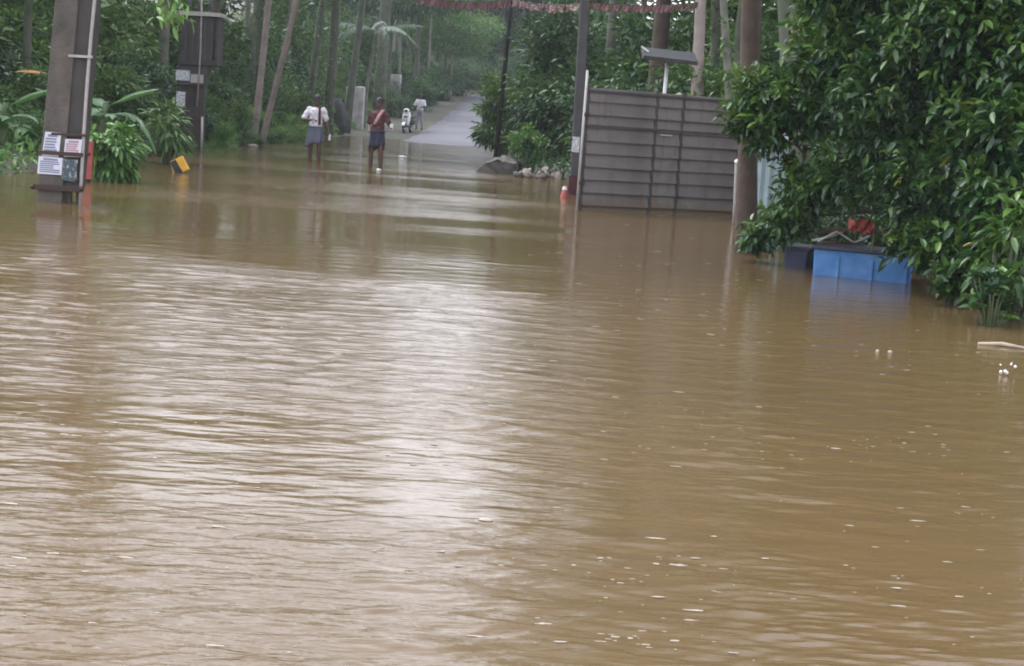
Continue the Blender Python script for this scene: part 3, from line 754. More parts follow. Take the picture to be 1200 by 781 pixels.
# ------------------------------------------------------------------ glossy leaved tree on the right, in front of the gate
def glossy_tree():
    r = np.random.default_rng(61)
    base = on(1110, 345)
    t = empty('glossy_tree', (base.x + .3, base.y + .4, gz(base.x + .3, base.y + .4)), 0, 'large glossy leaved tree spreading over the flood beside the blue tanks', 'tree')
    o0 = np.array(t.location)
    # crown lobes: picture position, distance, radius in metres
    lobes = [(985, 60, 16.6, .62), (935, 120, 16.9, .50), (905, 150, 17, .40), (1040, 120, 16, .72), (1110, 60, 15.4, .85), (1180, 30, 14.8, .85), (1010, 200, 16.3, .55),
             (950, 215, 17, .42), (925, 255, 17.2, .32), (1090, 210, 15.4, .65), (1165, 150, 14.6, .65), (1080, 285, 15.2, .38), (1130, 290, 14.6, .36), (1195, 240, 14.4, .5),
             (980, -20, 16.6, .6), (1060, -40, 16.2, .9), (1150, -90, 15.4, 1.1), (1230, 80, 14.6, .9), (1260, 200, 14.6, .8), (1040, -150, 16.4, 1.1), (1180, -220, 15.6, 1.3),
             (1060, -300, 17, 1.2), (1000, 10, 17.6, .8), (1100, 120, 17.2, .9), (1200, -330, 16.2, 1.3), (1270, -100, 15.5, 1.1), (893, 100, 17.1, .34), (878, 135, 17.2, .30), (890, 275, 17.6, .22), (1120, 330, 14.3, .2), (1190, 150, 13.9, .42), (1165, 225, 13.9, .32)]
    Ps = []; Ds = []; Ls = []; Ts = []
    for px, py, y, rad in lobes:
        c = np.array(at(px, py, y)) - o0
        nw = int(310 * rad ** 2 + 32)
        d = unit(r.normal(size=(nw, 3)))
        tips = c + d * (rad * (.35 + .65 * r.random(nw) ** .5))[:, None] * np.array([1, 1, .85])
        out = unit(d * .8 + np.array([0, 0, .25]) + r.normal(0, .3, (nw, 3)))
        wt = np.clip(r.normal(.30, .17, nw) + .20 * d[:, 2] + (r.random(nw) > .90) * .4 + .30 * np.clip(d[:, 0] * -.8 + d[:, 2], 0, 1) * (px < 1010), 0, 1)  # tufts facing up and left tinted lighter, as light falls from there
        for j in range(nw):
            m = r.integers(6, 11)
            ax = out[j]; s1 = unit(np.cross(ax, [.3, .2, 1.0])); s2 = np.cross(ax, s1)
            an = np.arange(m) * 2.4 + r.uniform(0, 6)
            sp = r.uniform(.45, 1.6, m)
            D = ax[None] * np.cos(sp)[:, None] + (s1[None] * np.cos(an)[:, None] + s2[None] * np.sin(an)[:, None]) * np.sin(sp)[:, None]
            D[:, 2] -= .05
            Ps.append(tips[j][None] - ax[None] * r.uniform(-.05, .22, m)[:, None]); Ds.append(D)
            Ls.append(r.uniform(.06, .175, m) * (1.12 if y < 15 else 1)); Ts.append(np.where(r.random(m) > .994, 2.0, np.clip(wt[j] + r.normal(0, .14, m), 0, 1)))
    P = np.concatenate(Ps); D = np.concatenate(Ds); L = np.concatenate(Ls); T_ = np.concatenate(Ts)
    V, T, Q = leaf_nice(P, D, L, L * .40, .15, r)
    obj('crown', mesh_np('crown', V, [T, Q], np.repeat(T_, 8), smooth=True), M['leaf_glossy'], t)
    m = MB()
    hub = Vector((0.2, .3, 2.2))
    m.tube([(.1, .1, -.5), (.05, .1, .4), (.15, .2, 1.3), hub], [.13, .11, .10, .085], 9)
    for px, py, y, rad in lobes:
        e = Vector(np.array(at(px, py, y)) - o0)
        s = Vector((.08, .12, .5)).lerp(hub, min(1, max(.1, (e.z - .3) / 2.2)))
        md = s.lerp(e, .55) + Vector((0, 0, .12))
        m.tube([s, s.lerp(md, .5), md, e], [.05, .04, .025, .01], 6)
    m.build('trunk', M['bark_brown'], t, True)
glossy_tree()
# big leaved plant standing in the water before it
def water_plant(name, px, py, h, spread, n_w, L0, leafm, label, seed, y=None, tlo=.45):
    r = np.random.default_rng(seed)
    g = on(px, py)
    t = empty(name, (g.x, g.y, 0), 0, label, 'plant')
    m = MB(); Ps = []; Ds = []; Ls = []; Ts = []
    for i in range(n_w):
        a = r.uniform(0, 6.28); rr = spread * r.random() ** .6; z = h * r.uniform(.12, 1.0)
        e = np.array([rr * math.cos(a), rr * math.sin(a), z])
        m.tube([(e[0] * .2, e[1] * .2, -.25), (e[0] * .6, e[1] * .6, z * .5), tuple(e)], [.012, .009, .005], 5)
        k = r.integers(6, 10)
        an = np.arange(k) * 2.4; sp = r.uniform(.4, 1.3, k)
        ax = unit(np.array([e[0] * .6, e[1] * .6, .8])); s1 = unit(np.cross(ax, [.2, 1, .1])); s2 = np.cross(ax, s1)
        D = ax[None] * np.cos(sp)[:, None] + (s1[None] * np.cos(an)[:, None] + s2[None] * np.sin(an)[:, None]) * np.sin(sp)[:, None]
        Ps.append(np.repeat(e[None], k, 0)); Ds.append(D); Ls.append(L0 * r.uniform(.6, 1.2, k)); Ts.append(np.clip(tlo + r.normal(0, .2) + r.normal(0, .1, k), 0, 1))
    P = np.concatenate(Ps); L = np.concatenate(Ls)
    V, T, Q = leaf_nice(P, np.concatenate(Ds), L, L * .34, .35, r)
    m.build('stem', M['stem'], t, True)
    obj('foliage', mesh_np('foliage', V, [T, Q], np.repeat(np.concatenate(Ts), 8), smooth=True), leafm, t)
    return t
g = on(1186, 376)
t = make_bush('broad_leaf_plant', 47, (.36, .34, .50), M['leaf_yellow_green'], 34, 11, .17, cz=.62, nice=True, aspect=.34, clump_r=.30, cat='plant')
t.location = (g.x, g.y, -.02); t['label'] = 'broad leaved plant with yellow green leaves standing in the flood before the glossy tree'
water_plant('low_plant', 1160, 381, .42, .20, 34, .16, M['leaf_glossy'], 'low dark plant at the water below the broad leaved plant', 72, tlo=.25)
water_plant('small_plant', 893, 292, .42, .17, 18, .13, M['leaf_mid'], 'small dark plant at the water between the brown trunk and the dark blue tank', 73, tlo=.3)
water_plant('tall_plant', 1225, 372, 1.5, .4, 50, .19, M['leaf_glossy'], 'tall leafy plant at the edge beyond the broad leaved plant', 74, tlo=.4)

# branch over the water, seen against the wood
def overhang():
    b = Vector((-10.4, 22.5, gz(-10.4, 22.5)))
    t = empty('overhanging_tree', b, 0, 'tree behind the notice pole reaching one bright green sprig over the water', 'tree')
    tip = at(203, 14, 19.5) - b
    m = MB()
    m.tube([(0, 0, -.4), (.1, 0, 1.5), (.4, -.1, 3.0), (.9, -.2, 4.0)], [.12, .10, .08, .06], 8)
    m.tube([(.4, -.1, 3.0), (2.2, -1, 3.9), (4.2, -2, 3.75), (tip.x - .3, tip.y, tip.z + .35), tuple(tip)], [.06, .045, .03, .015, .006], 6)
    m.build('trunk', M['bark_moss'], t, True)
    r = np.random.default_rng(5)
    n = 44
    P = np.array(tip)[None] + r.normal(0, 1, (n, 3)) * np.array([.12, .12, .12]) + np.array([0, 0, .06])
    D = r.normal(0, .5, (n, 3)) + np.array([.1, 0, -.8]); L = r.uniform(.10, .17, n)
    V, T, Q = leaf_nice(P, D, L, L * .36, .2, r)
    cm, C = crown_mesh('crown', 77, (1.8, 1.7, 1.3), 60, 110, .15)
    obj('sprig', mesh_np('sprig', V, [T, Q], np.repeat(r.uniform(.6, 1, n), 8), smooth=True), M['leaf_bright'], t)
    obj('crown', cm, M['leaf_mid'], t, loc=(.6, .4, 4.3))
overhang()

# low ground cover on the banks: too many leaves to count
def cover(name, n, xs, ys, label, seed, leafm, L=.16):
    r = np.random.default_rng(seed)
    y = r.uniform(*ys, n); x = xs(y, r.random(n))
    z = ground_z(x, y); k = z > -.05
    x, y, z = x[k], y[k], z[k]; n = len(x)
    hgt = r.uniform(0, .30, n) * np.clip(.6 + .5 * np.sin(x * 2.3 + y), 0.1, 1)
    P = np.stack([x, y, np.maximum(z, -.03) + hgt], -1)
    D = r.normal(0, .7, (n, 3)) + np.array([0, 0, .55]); Ls = L * r.uniform(.6, 1.5, n)
    V, T = leaf_simple(P, D, Ls, Ls * .3, r)
    tag(obj(name, mesh_np(name, V, [T], np.repeat(r.uniform(0, .9, n), 4)), leafm), label, kind='stuff')
cover('ground_cover', 30000, lambda y, u: -7.9 - 4.5 * u ** 1.5, (20, 100), 'low green growth along the bank beyond the notice pole', 1, M['leaf_bright'])
cover('ground_cover', 16000, lambda y, u: np.interp(y, RY, RXS) - .1 + 4 * u ** 1.5, (27.5, 75), 'low green growth along the bank behind the gate', 2, M['leaf_deep'])

# ------------------------------------------------------------------ built things
def prism(mb, quad, y, depth, o=(0, 0, 0)):
    """an upright block: four picture corners (bottom left, bottom right, top right, top left) at distance y, depth metres thick"""
    o = Vector(o)
    f = [at(px, py, y) - o for px, py in quad]
    b = [p + Vector((0, depth, 0)) for p in f]
    v = [mb.bm.verts.new(p) for p in f + b]
    for q in ((0, 1, 2, 3), (7, 6, 5, 4), (4, 5, 1, 0), (5, 6, 2, 1), (6, 7, 3, 2), (7, 4, 0, 3)):
        mb.bm.faces.new([v[i] for i in q])
    return mb
def ppart(name, mat, parent, quad, y, depth, bev=0.0, **kw):
    mb = prism(MB(), quad, y, depth, parent.location)
    if bev: bmesh.ops.bevel(mb.bm, geom=list(mb.bm.edges), offset=bev, segments=2, affect='EDGES', profile=.5)
    return mb.build(name, mat, parent, **kw)

def print_lines(paper, thing, q, y, mat, seed):
    """rows of print standing a hair proud of the sheet"""
    r = random.Random(seed)
    bl, br, tr, tl = [Vector((*p, 0)) for p in q]
    n = 7
    for k in range(n):
        v0 = .10 + .82 * k / n; v1 = v0 + .82 / n * (.62 if k < n - 1 else .95)
        u0, u1 = (.08, r.uniform(.62, .93)) if k < n - 1 else (.2, .8)
        f = lambda u, v: tuple((bl.lerp(br, u)).lerp(tl.lerp(tr, u), v))[:2]
        prism(MB_ := MB(), [f(u0, v0), f(u1, v0), f(u1, v1), f(u0, v1)], y - .002, .003, thing.location)
        MB_.build('print_line', mat, paper)
# the pole with notices
g = on(57, 237); Y = g.y
t = empty('notice_pole', g, 0, 'double concrete pole pasted with paper notices standing in the flood', 'pole')
def lean(x, y): return (x + 22 * (237 - y) / 237, y)          # its tilt
ppart('post', M['concrete'], t, [(40, 262), (70, 263), lean(64, -620), lean(42, -620)], Y, .30, .015)
ppart('post', M['concrete_dark'], t, [(71, 222), (93, 222), lean(86, -620), lean(66.5, -620)], Y + .03, .26, .012)
for x0 in (80, 89):
    ppart('foot', M['iron'], t, [(x0, 258), (x0 + 3.4, 258), (x0 + 3.4, 215), (x0, 215)], Y + .05, .05)
ppart('crossbar', M['iron'], t, [(36, 222), (97, 225.5), (97, 219), (36, 215.5)], Y - .05, .045)
ppart('crossbar', M['iron'], t, [(60, 158.5), (101, 160.5), (101, 157.5), (60, 155.5)], Y - .015, .02)
ppart('crossbar', M['pipe'], t, [(80, 67), (108, 68.5), (108, 65.5), (80, 64)], Y - .015, .03)
mb = MB()
pts = [at(px, py, Y + .02) - t.location for px, py in ((93.5, 248), (95, 215), (98, 160), (102, 100), (107, 40), (111, 0), (118, -120), (128, -400))]
mb.tube(pts, .022, 8).build('conduit', M['pipe'], t, True)
for px, py in ((37.5, 219), (95, 222), (90, 211)):
    MB().ball(at(px, py, Y - .06) - t.location, .028, u=8, v=6).build('bolt', M['iron'], t, True)
mb = MB()
for z in (.6, 3.1, 5.0):
    c = at(*lean(66, 237 - z * 95), Y) - t.location
    mb.box((c.x, .14, c.z), (.56, .36, .045))
mb.build('clamp', M['iron'], t)
nn = ppart('notice', M['paper'], t, [(49, 183), (68.5, 184), (72, 156), (53, 154.5)], Y - .012, .006, label='pale printed notice with a plain top margin')
print_lines(nn, t, [(49, 183), (68.5, 184), (72, 156), (53, 154.5)], Y - .012, M['ink'], 0)
nn = ppart('notice', M['paper'], t, [(74.5, 184), (94, 184.5), (96.5, 164), (76.5, 163)], Y - .010, .006, label='small printed notice with reddish print')
print_lines(nn, t, [(74.5, 184), (94, 184.5), (96.5, 164), (76.5, 163)], Y - .010, M['ink_red'], 1)
nn = ppart('notice', M['paper'], t, [(43.5, 203.5), (72, 205.5), (73.5, 185.5), (45.5, 183)], Y - .022, .006, label='wide printed notice lowest on the pole')
print_lines(nn, t, [(43.5, 203.5), (72, 205.5), (73.5, 185.5), (45.5, 183)], Y - .022, M['ink'], 2)
ppart('notice', M['print_d'], t, [(72.4, 211), (89, 214), (91, 188), (74, 185.8)], Y - .018, .006, label='dark patterned poster with torn corner')
# red board
g = on(100, 214); 
t = empty('red_board', g, 0, 'faded red board standing at the water behind the notice pole conduit', 'board')
ppart('panel', M['red'], t, [(93.5, 210), (107, 211), (109, 166), (97, 165)], g.y, .05, .008)
ppart('post', M['iron'], t, [(97, 224), (104, 224.5), (104.5, 205), (97.5, 205)], g.y + .05, .05)
# striped marker
g = on(209, 203)
t = empty('striped_marker', g + Vector((0, 0, -.1)), 0, 'yellow marker block with black stripe leaning in the flood past the notice pole', 'road marker')
ppart('block', M['yellow'], t, [(204, 207), (221.5, 199), (213, 183), (199, 190)], g.y, .10, .012)
ppart('stripe', M['black'], t, [(206, 206), (214.5, 202.5), (205.5, 187), (199.3, 190.5)], g.y - .006, .02)

# transformer on its twin posts
g = on(222, 176); Y = g.y
t = empty('transformer', g, 0, 'dark transformer box on twin posts with white plates beyond the notice pole', 'transformer')
ppart('post', M['concrete_dark'], t, [(205, 184), (216, 184), (219, 40), (210, 40)], Y, .25, .012)
ppart('post', M['concrete_dark'], t, [(226, 185), (237, 185), (241, 40), (231, 40)], Y, .25, .012)
ppart('cabinet', M['pole_grey'], t, [(209, 100), (240, 101), (243, 74), (212, 73)], Y - .06, .5, .015)
bx_ = ppart('tank', M['concrete_dark'], t, [(211, 76), (254, 78), (256, 16), (213, 14)], Y - .12, .7, .02)
for k in range(5):
    xa = 216 + k * 7.5
    ppart('fin', M['pole_grey'], t, [(xa, 70), (xa + 2.5, 70), (xa + 3.5, 26), (xa + 1, 26)], Y - .16, .06)
ppart('lid', M['pipe'], t, [(210, 17.5), (258, 20), (258, 15.5), (210, 12.5)], Y - .2, .85)
ppart('brace', M['iron'], t, [(206, 139), (238, 141), (238, 137), (206, 135)], Y - .04, .05)
ppart('panel', M['concrete_dark'], t, [(214, 178), (228, 178), (230, 100), (217, 100)], Y + .06, .12, label='dark board filling the gap between the posts')
ppart('plate', M['print_far'], t, [(206, 94), (222, 95), (222.5, 83), (206.5, 82)], Y - .08, .015, label='white plate with faint lettering')
ppart('plate', M['pipe'], t, [(223, 97), (238, 98), (238.5, 88), (223.5, 87)], Y - .08, .015, label='grey plate beside the white one')
ppart('plate', M['print_far'], t, [(206, 124), (216.5, 125), (217.5, 108), (207, 107)], Y - .03, .015, label='narrow white plate below the others')
mb = MB()
mb.tube([at(px, py, Y - .1) - t.location for px, py in ((236, 182), (237, 137))], .03, 7).build('cable_guard', M['pipe'], t, True)
mb = MB()
mb.tube([at(px, py, Y - .14) - t.location for px, py in ((250, 70), (253, 20), (256, -60))], .02, 7).build('cable', M['iron'], t, True)
mb = MB()
mb.tube([at(px, py, Y - .14) - t.location for px, py in ((231, 125), (235, 60), (236, 18), (238, -60))], .02, 7).build('cable', M['pipe'], t, True)
for k in range(3):
    c = at(222 + k * 12, 13, Y + .1) - t.location
    MB().tube([c, c + Vector((0, 0, .12)), c + Vector((0, 0, .26))], [.05, .035, .05], 8).build('insulator', M['pole_grey'], t, True)

# pale plastered pillars and dark boulder on the far bank
def rock_mesh(name, seed, size, rough=.22, sub=2):
    bm = bmesh.new(); bmesh.ops.create_icosphere(bm, subdivisions=sub, radius=1)
    r = random.Random(seed); ph = [r.uniform(0, 6) for _ in range(6)]
    for v in bm.verts:
        c = v.co
        k = 1 + rough * (math.sin(c.x * 3 + ph[0]) * math.sin(c.y * 3.3 + ph[1]) + .7 * math.sin(c.z * 4 + ph[2]) * math.sin(c.x * 5 + ph[3]) + r.uniform(-.35, .35))
        v.co = Vector((c.x * size[0], c.y * size[1], c.z * size[2])) * k
    me = bpy.data.meshes.new(name); bm.to_mesh(me); bm.free()
    return me
g = at(413, 148, 72)
t = empty('plastered_pillar', (g.x, 72, gz(g.x, 72)), 0, 'wide pale plastered pillar on the far bank behind the two wading men', 'pillar')
ppart('shaft', M['plaster'], t, [(402, 156), (424, 157), (427, 102), (406, 101)], 72, .6, .05)
g = at(462, 118, 92)
t = empty('plastered_pillar', (g.x, 92, gz(g.x, 92)), 0, 'narrow pale plastered pillar behind the parked scooter', 'pillar')
ppart('shaft', M['plaster'], t, [(455, 135), (468, 136), (470, 88), (458, 87)], 92, .5, .04)
g = at(393, 148, 66)
o = obj('boulder', rock_mesh('boulder', 3, (.55, .5, .85), .12, 3), M['boulder'], None, (g.x, 66, gz(g.x, 66) + .55))
tag(o, 'dark rounded boulder on the bank behind the man in the white shirt', 'boulder')
# slab and rubble by the verge
g = on(578, 203)
t = empty('earth_slab', (g.x, g.y, 0), 0, 'dark flat earth bank breaking the water at the verge of the lane', 'mound')
mb = MB(); 
V = [at(px, py, g.y) - g for px, py in ((552, 203), (606, 207), (602, 193), (584, 187), (566, 192))]
bot = [mb.bm.verts.new(v + Vector((0, random.uniform(-.1, .1), -.15 if i < 2 else 0))) for i, v in enumerate(V)]
bk = [mb.bm.verts.new(v + Vector((.15, 2.2, 0.06))) for v in V]
mb.bm.faces.new(bot); mb.bm.faces.new(bk[::-1])
for i in range(5): mb.bm.faces.new((bot[i], bot[(i + 1) % 5], bk[(i + 1) % 5], bk[i]))
bmesh.ops.subdivide_edges(mb.bm, edges=list(mb.bm.edges), cuts=3, use_grid_fill=True)
for v in mb.bm.verts: v.co += Vector((random.uniform(-.03, .03), random.uniform(-.05, .05), random.uniform(-.03, .03)))
mb.build('bank', M['rock'], t)
stones = [rock_mesh('stone', 40 + i, (.15, .13, .11), .25, 2) for i in range(6)]
r = random.Random(4)
for i in range(34):
    px = r.uniform(604, 662); layer = r.random()
    g = on(px, 208 + (px - 604) * .06 - layer * 7)
    o = obj('stone', stones[i % 6], M['rock_pale'] if r.random() < .55 else M['rock'], None, (g.x, g.y, .02 + .16 * layer * (1 - abs(px - 635) / 45)))
    o.rotation_euler = (r.uniform(0, 3), r.uniform(0, 3), r.uniform(0, 6)); o.scale = (r.uniform(.5, 1.25),) * 3
    pale = o.data.materials[0]
    tag(o, 'loose rubble stone in the heap at the water beside the grey pole', 'stone', 'rubble stones at the foot of the tall bush')

# grey pole beside the gate, thin pole behind
g = on(672, 229)
t = empty('utility_pole', g, 0, 'tall grey utility pole with a small pale plate next to the gate', 'pole')
ppart('shaft', M['pole_grey'], t, [(666, 245), (681, 245), (691, -20), (681, -20)], g.y, .2, .03)
ppart('shaft_top', M['pole_grey'], t, [(681.2, -20), (690.8, -20), (712, -560), (706, -560)], g.y + .01, .18, .02)
ppart('plate', M['print_far'], t, [(669.5, 178), (678.5, 179), (679.5, 161), (671, 160)], g.y - .02, .015)
ppart('painted_base', M['cloth_dark'], t, [(665.2, 236), (682.0, 236.5), (683.4, 206), (666.7, 205.5)], g.y - .012, .225, .01, label='dark red painted foot of the pole')
g = on(661, 231)
t = empty('traffic_cone', g + Vector((0, -.1, 0)), 0, 'faded red traffic cone half under water at the foot of the grey pole', 'traffic cone')
MB().tube([(0, 0, -.35), (0, 0, -.1), (0, 0, .20), (0, 0, .21)], [.13, .10, .035, .02], 14).build('body', M['red'], t, True)
MB().tube([(0, 0, .14), (0, 0, .2)], [.0515, .0375], 14, cap=False).build('band', M['white_plain'], t, True)
MB().box((0, 0, -.36), (.32, .32, .03)).build('base', M['black_rubber'], t)
g = at(588, 150, 46)
t = empty('thin_pole', (g.x, 46, gz(g.x, 46)), 0, 'thin black pole rising out of the bushes beside the lane', 'pole')
pa = at(589, 105, 46) - t.location; pb = at(600, -5, 46) - t.location; dd = (pb - pa) / (pb.z - pa.z)
MB().tube([pa - dd * (pa.z + .4), pb, pb + dd * 3], [.075, .06, .05], 8).build('shaft', M['black'], t, True)
MB().box(pb + dd * 2.6, (.9, .07, .07)).build('crossarm', M['iron'], t)

# bunting strung across the lane
def bunting(p0, p1, sag, n, mats, label, hgt):
    t = empty('bunting', p0, 0, label, 'bunting')
    d = p1 - p0
    def pt(u): return d * u + Vector((0, 0, -sag * 4 * u * (1 - u)))
    MB().tube([pt(i / 16) for i in range(17)], .008, 5).build('cord', M['black'], t)
    r = random.Random(n)
    fl = []
    for k in range(4):
        mb = MB(); w = .135
        vs_ = [[mb.bm.verts.new(((i / 3 - .5) * w * (1 - .25 * j / 3), .02 * math.sin(i * 2 + j * 1.3 + k), -j / 3 * hgt * (1 + .12 * math.sin(i * 2.1 + k)))) for i in range(4)] for j in range(4)]
        for j in range(3):
            for i in range(3): mb.bm.faces.new((vs_[j][i], vs_[j][i + 1], vs_[j + 1][i + 1], vs_[j + 1][i]))
        fl.append(mb.mesh('flag'))
    data = [[f if m == 0 else f.copy() for f in fl] for m in range(len(mats))]
    for m, fs in enumerate(data):
        for f in fs: f.materials.append(mats[m])
    ang = math.atan2(d.y, d.x)
    for i in range(n):
        o = obj('flag', data[r.randrange(len(mats))][i % 4], None, t, pt((i + .5) / n))
        o.rotation_euler = (r.uniform(-.25, .25), 0, ang + r.uniform(-.2, .2)); o.scale = (d.length / n / .135 * 1.2, 1, r.uniform(.85, 1.1))
bunting(at(488, -5, 44), at(598, 0, 44), .12, 24, [M['pink'], M['pink'], M['rust'], M['white_plain']][:3], 'pink and red bunting strung over the far lane', .21)
bunting(at(601, 0, 43.5), at(686, 4, 29.7), .08, 26, [M['pink'], M['rust'], M['rust']], 'red brown bunting strung between the thin black pole and the grey pole', .15)
bunting(at(690, 3, 29.8), at(818, 3, 29.6), .06, 22, [M['rust'], M['rust'], M['pink']], 'faded brown bunting strung from the grey pole to the pale trunk', .13)

# sheet metal gate: lapped boards on a dark frame
p0, p1 = on(679, 247), on(859, 254)
dirg = (p1 - p0).normalized(); ang = math.atan2(dirg.y, dirg.x); GWID = (p1 - p0).length; GH = 1.97
t = empty('sheet_gate', p0, ang, 'tall grey gate of lapped metal boards standing in the flood', 'gate')
cols = [(.03, GWID * .425), (GWID * .445, GWID * .595), (GWID * .615, GWID - .03)]
NB = 10; bh = (GH + .12) / NB
boards = []
for c0, c1 in cols:
    mb = MB(); w = c1 - c0
    v = [mb.bm.verts.new(p) for p in ((0, -.006, 0), (w, -.006, 0), (w, .022, bh + .012), (0, .022, bh + .012), (0, -.030, 0), (w, -.030, 0), (w, .014, bh + .012), (0, .014, bh + .012))]
    for q in ((0, 1, 2, 3), (7, 6, 5, 4), (4, 5, 1, 0), (5, 6, 2, 1), (6, 7, 3, 2), (7, 4, 0, 3)): mb.bm.faces.new([v[i] for i in q])
    boards.append(mb.mesh('board'))
def tilt_top(u): return -.0 * u
rj = random.Random(8)
for c, (c0, c1) in enumerate(cols):
    for k in range(NB):
        o = obj('board', boards[c], M['sheet'], t, (c0 + rj.uniform(-.003, .003), rj.uniform(-.003, .003), -.12 + k * bh))
        o.rotation_euler = (rj.uniform(-.04, .04), rj.uniform(-.009, .009), rj.uniform(-.006, .006))
for u in (.0, GWID * .435, GWID * .605, GWID):
    MB().box((u, .012, GH / 2 - .1), (.045, .06, GH + .3)).build('upright', M['sheet_frame'], t)
for z in (GH - .035, GH * .70, -.05):
    MB().box((GWID / 2, -.022 if z != -.05 else .03, z), (GWID + .03, .03, .035)).build('rail', M['sheet_frame'], t)
MB().box((GWID * .5, -.05, GH * .66), (.22, .025, .022), bev=.006).build('handle', M['pipe'], t)
for u in (.35, 1.0, 2.1, 2.6):
    MB().box((u, .08, GH / 2 - .1), (.04, .05, GH + .1)).build('back_post', M['iron'], t)
for z in (.45, 1.55):
    MB().box((-.01, -.03, z), (.10, .03, .06), bev=.006).build('hinge', M['iron'], t)
MB().tube([(-.06, -.01, -.3), (-.05, -.01, GH + .28)], .022, 8).build('edge_pipe', M['pipe'], t, True)
# flat panel on a white post behind it
c = at(784, 66, 27.2)
t = empty('flat_panel', (c.x, c.y, gz(c.x, c.y)), 0, 'flat tilted panel on a thin white post rising behind the gate', 'solar panel')
z = c.z - t.location.z
rot = Matrix.Rotation(R(2.5), 3, 'Y') @ Matrix.Rotation(R(16), 3, 'X')
MB().box((0, 0, z + .02), (.92, .62, .035), rot, .006).build('panel', M['panel'], t)
MB().box((0, 0, z - .012), (.96, .66, .03), rot).build('frame', M['sheet_frame'], t)
MB().box((-.43, -.05, z + .09), (.16, .06, .025), Matrix.Rotation(R(32), 3, 'Y')).build('bracket', M['white_plain'], t)
MB().tube([(-.05, 0, -.2), (-.02, 0, z - .03)], .032, 8).build('post', M['white_plain'], t, True)

# pipe, pale sheet and white sacks beside the brown trunk
g = on(861, 262); Y = g.y
t = empty('drain_pipe', g, 0, 'pale plastic pipe with an elbow at the end of the gate', 'pipe')
mb = MB(); mb.tube([at(px, py, Y) - g for px, py in ((859, 268), (861, 238), (863, 190), (870, 180), (872, 150))], .024, 8).build('pipe', M['pipe'], t, True)
mb = MB(); mb.tube([at(px, py, Y + .1) - g for px, py in ((866, 266), (868, 205), (870, 178))], .022, 8).build('pipe', M['pipe'], t, True)
for px, py in ((863.5, 190), (871.5, 165)):
    MB().ball(at(px, py, Y) - g, .042, u=8, v=6).build('joint', M['white_plain'], t, True)
g = on(893, 262); Y = 20.2
t = empty('pale_sheet', at(893, 262, Y), 0, 'pale blue corrugated sheet standing behind the brown trunk', 'sheet')
mb = MB()
zz = [(0, 0), (1, .02), (2, 0), (3, .02), (4, 0), (5, .02), (6, 0), (7, .02), (8, 0)]
fr = [[mb.bm.verts.new((-.18 + i * .055, dy, z)) for i, dy in zz] for z in (-.35, 1.05)]
bk = [[mb.bm.verts.new((-.18 + i * .055, dy + .012, z)) for i, dy in zz] for z in (-.35, 1.05)]
for i in range(8):
    mb.bm.faces.new((fr[0][i], fr[0][i + 1], fr[1][i + 1], fr[1][i])); mb.bm.faces.new((bk[1][i], bk[1][i + 1], bk[0][i + 1], bk[0][i]))
    mb.bm.faces.new((fr[1][i], fr[1][i + 1], bk[1][i + 1], bk[1][i]))
mb.build('sheet', M['blue_pale'], t)
MB().box((.04, .03, 1.06), (.52, .05, .04)).build('rail', M['iron'], t)
for i, (px, py, s) in enumerate(((893, 174, 1), (912, 174, 1.0), (903, 166, .7))):
    g = at(px, py, 20.0)
    me_ = rock_mesh('sack', 80 + i, (.13 * s, .10 * s, .075 * s), .16, 3)
    for p in me_.polygons: p.use_smooth = True
    tag(obj('plastic_sack', me_, M['white_plain'], None, (g.x, 20.05, t.location.z + 1.075 + .06 * s if i < 2 else t.location.z + 1.24)),
        ('white plastic sack on the pale blue sheet rail nearest the brown trunk', 'white plastic sack on the rail end hidden in leaves', 'small white plastic sack lying on top of the other sacks')[i], 'sack')
MB_t = t
for x_ in (.25, .48):
    MB().tube([(x_, .06, -.5), (x_, .06, 1.05)], .03, 7).build('post', M['iron'], t, True)
MB().box((.24, .08, 1.055), (.75, .28, .025)).build('shelf', M['iron'], t)

# blue tanks
def tank(p0, p1, h, depth, mat, lidm, label, ribs=True):
    d = (p1 - p0); w = d.length; a = math.atan2(d.y, d.x)
    t = empty('water_tank', p0, a, label, 'tank')
    mb = MB(); b0, b1 = .06, h
    v = [mb.bm.verts.new(p) for p in ((.02, .02, -.35), (w - .02, .02, -.35), (w - .02, depth - .02, -.35), (.02, depth - .02, -.35), (0, 0, h), (w, 0, h), (w, depth, h), (0, depth, h))]
    for q in ((0, 1, 5, 4), (1, 2, 6, 5), (2, 3, 7, 6), (3, 0, 4, 7), (3, 2, 1, 0)): mb.bm.faces.new([v[i] for i in q])
    bmesh.ops.bevel(mb.bm, geom=[e for e in mb.bm.edges if abs(e.verts[0].co.z - e.verts[1].co.z) > .1], offset=.03, segments=3, affect='EDGES', profile=.5)
    mb.build('body', mat, t)
    MB().box((w / 2, depth / 2, h + .012), (w + .05, depth + .05, .035), bev=.01).build('rim', lidm, t)
    if ribs:
        for k in range(3):
            x = w * (k + .75) / 2.9
            MB().box((x, -.004, h * .5 - .06), (.035, .022, h * .92), bev=.006).build('rib', mat, t)
    return t
tank(on(951, 322), on(1066, 333), .285, .7, M['blue'], M['navy_lid'], 'bright blue plastic tank with dark rim half sunk in the flood')
tank(on(917, 312), on(946, 315), .20, .6, M['blue_dark'], M['navy_lid'], 'dark navy tank sunk beside the bright blue one', ribs=False)
g = on(951, 322)
t = empty('metal_trolley', (g.x + .25, g.y + .35, .30), 0, 'bent grey metal frame lying on top of the blue tank', 'frame')
m = MB()
m.tube([(-.15, 0, .035), (.05, .02, .16), (.25, 0, .05), (.42, .05, .13)], .014, 6)
m.build('rod', M['pipe'], t, True)
MB().tube([(-.2, .1, .035), (.02, .06, .1), (.2, .12, .2)], .014, 6).build('rod', M['pipe'], t, True)
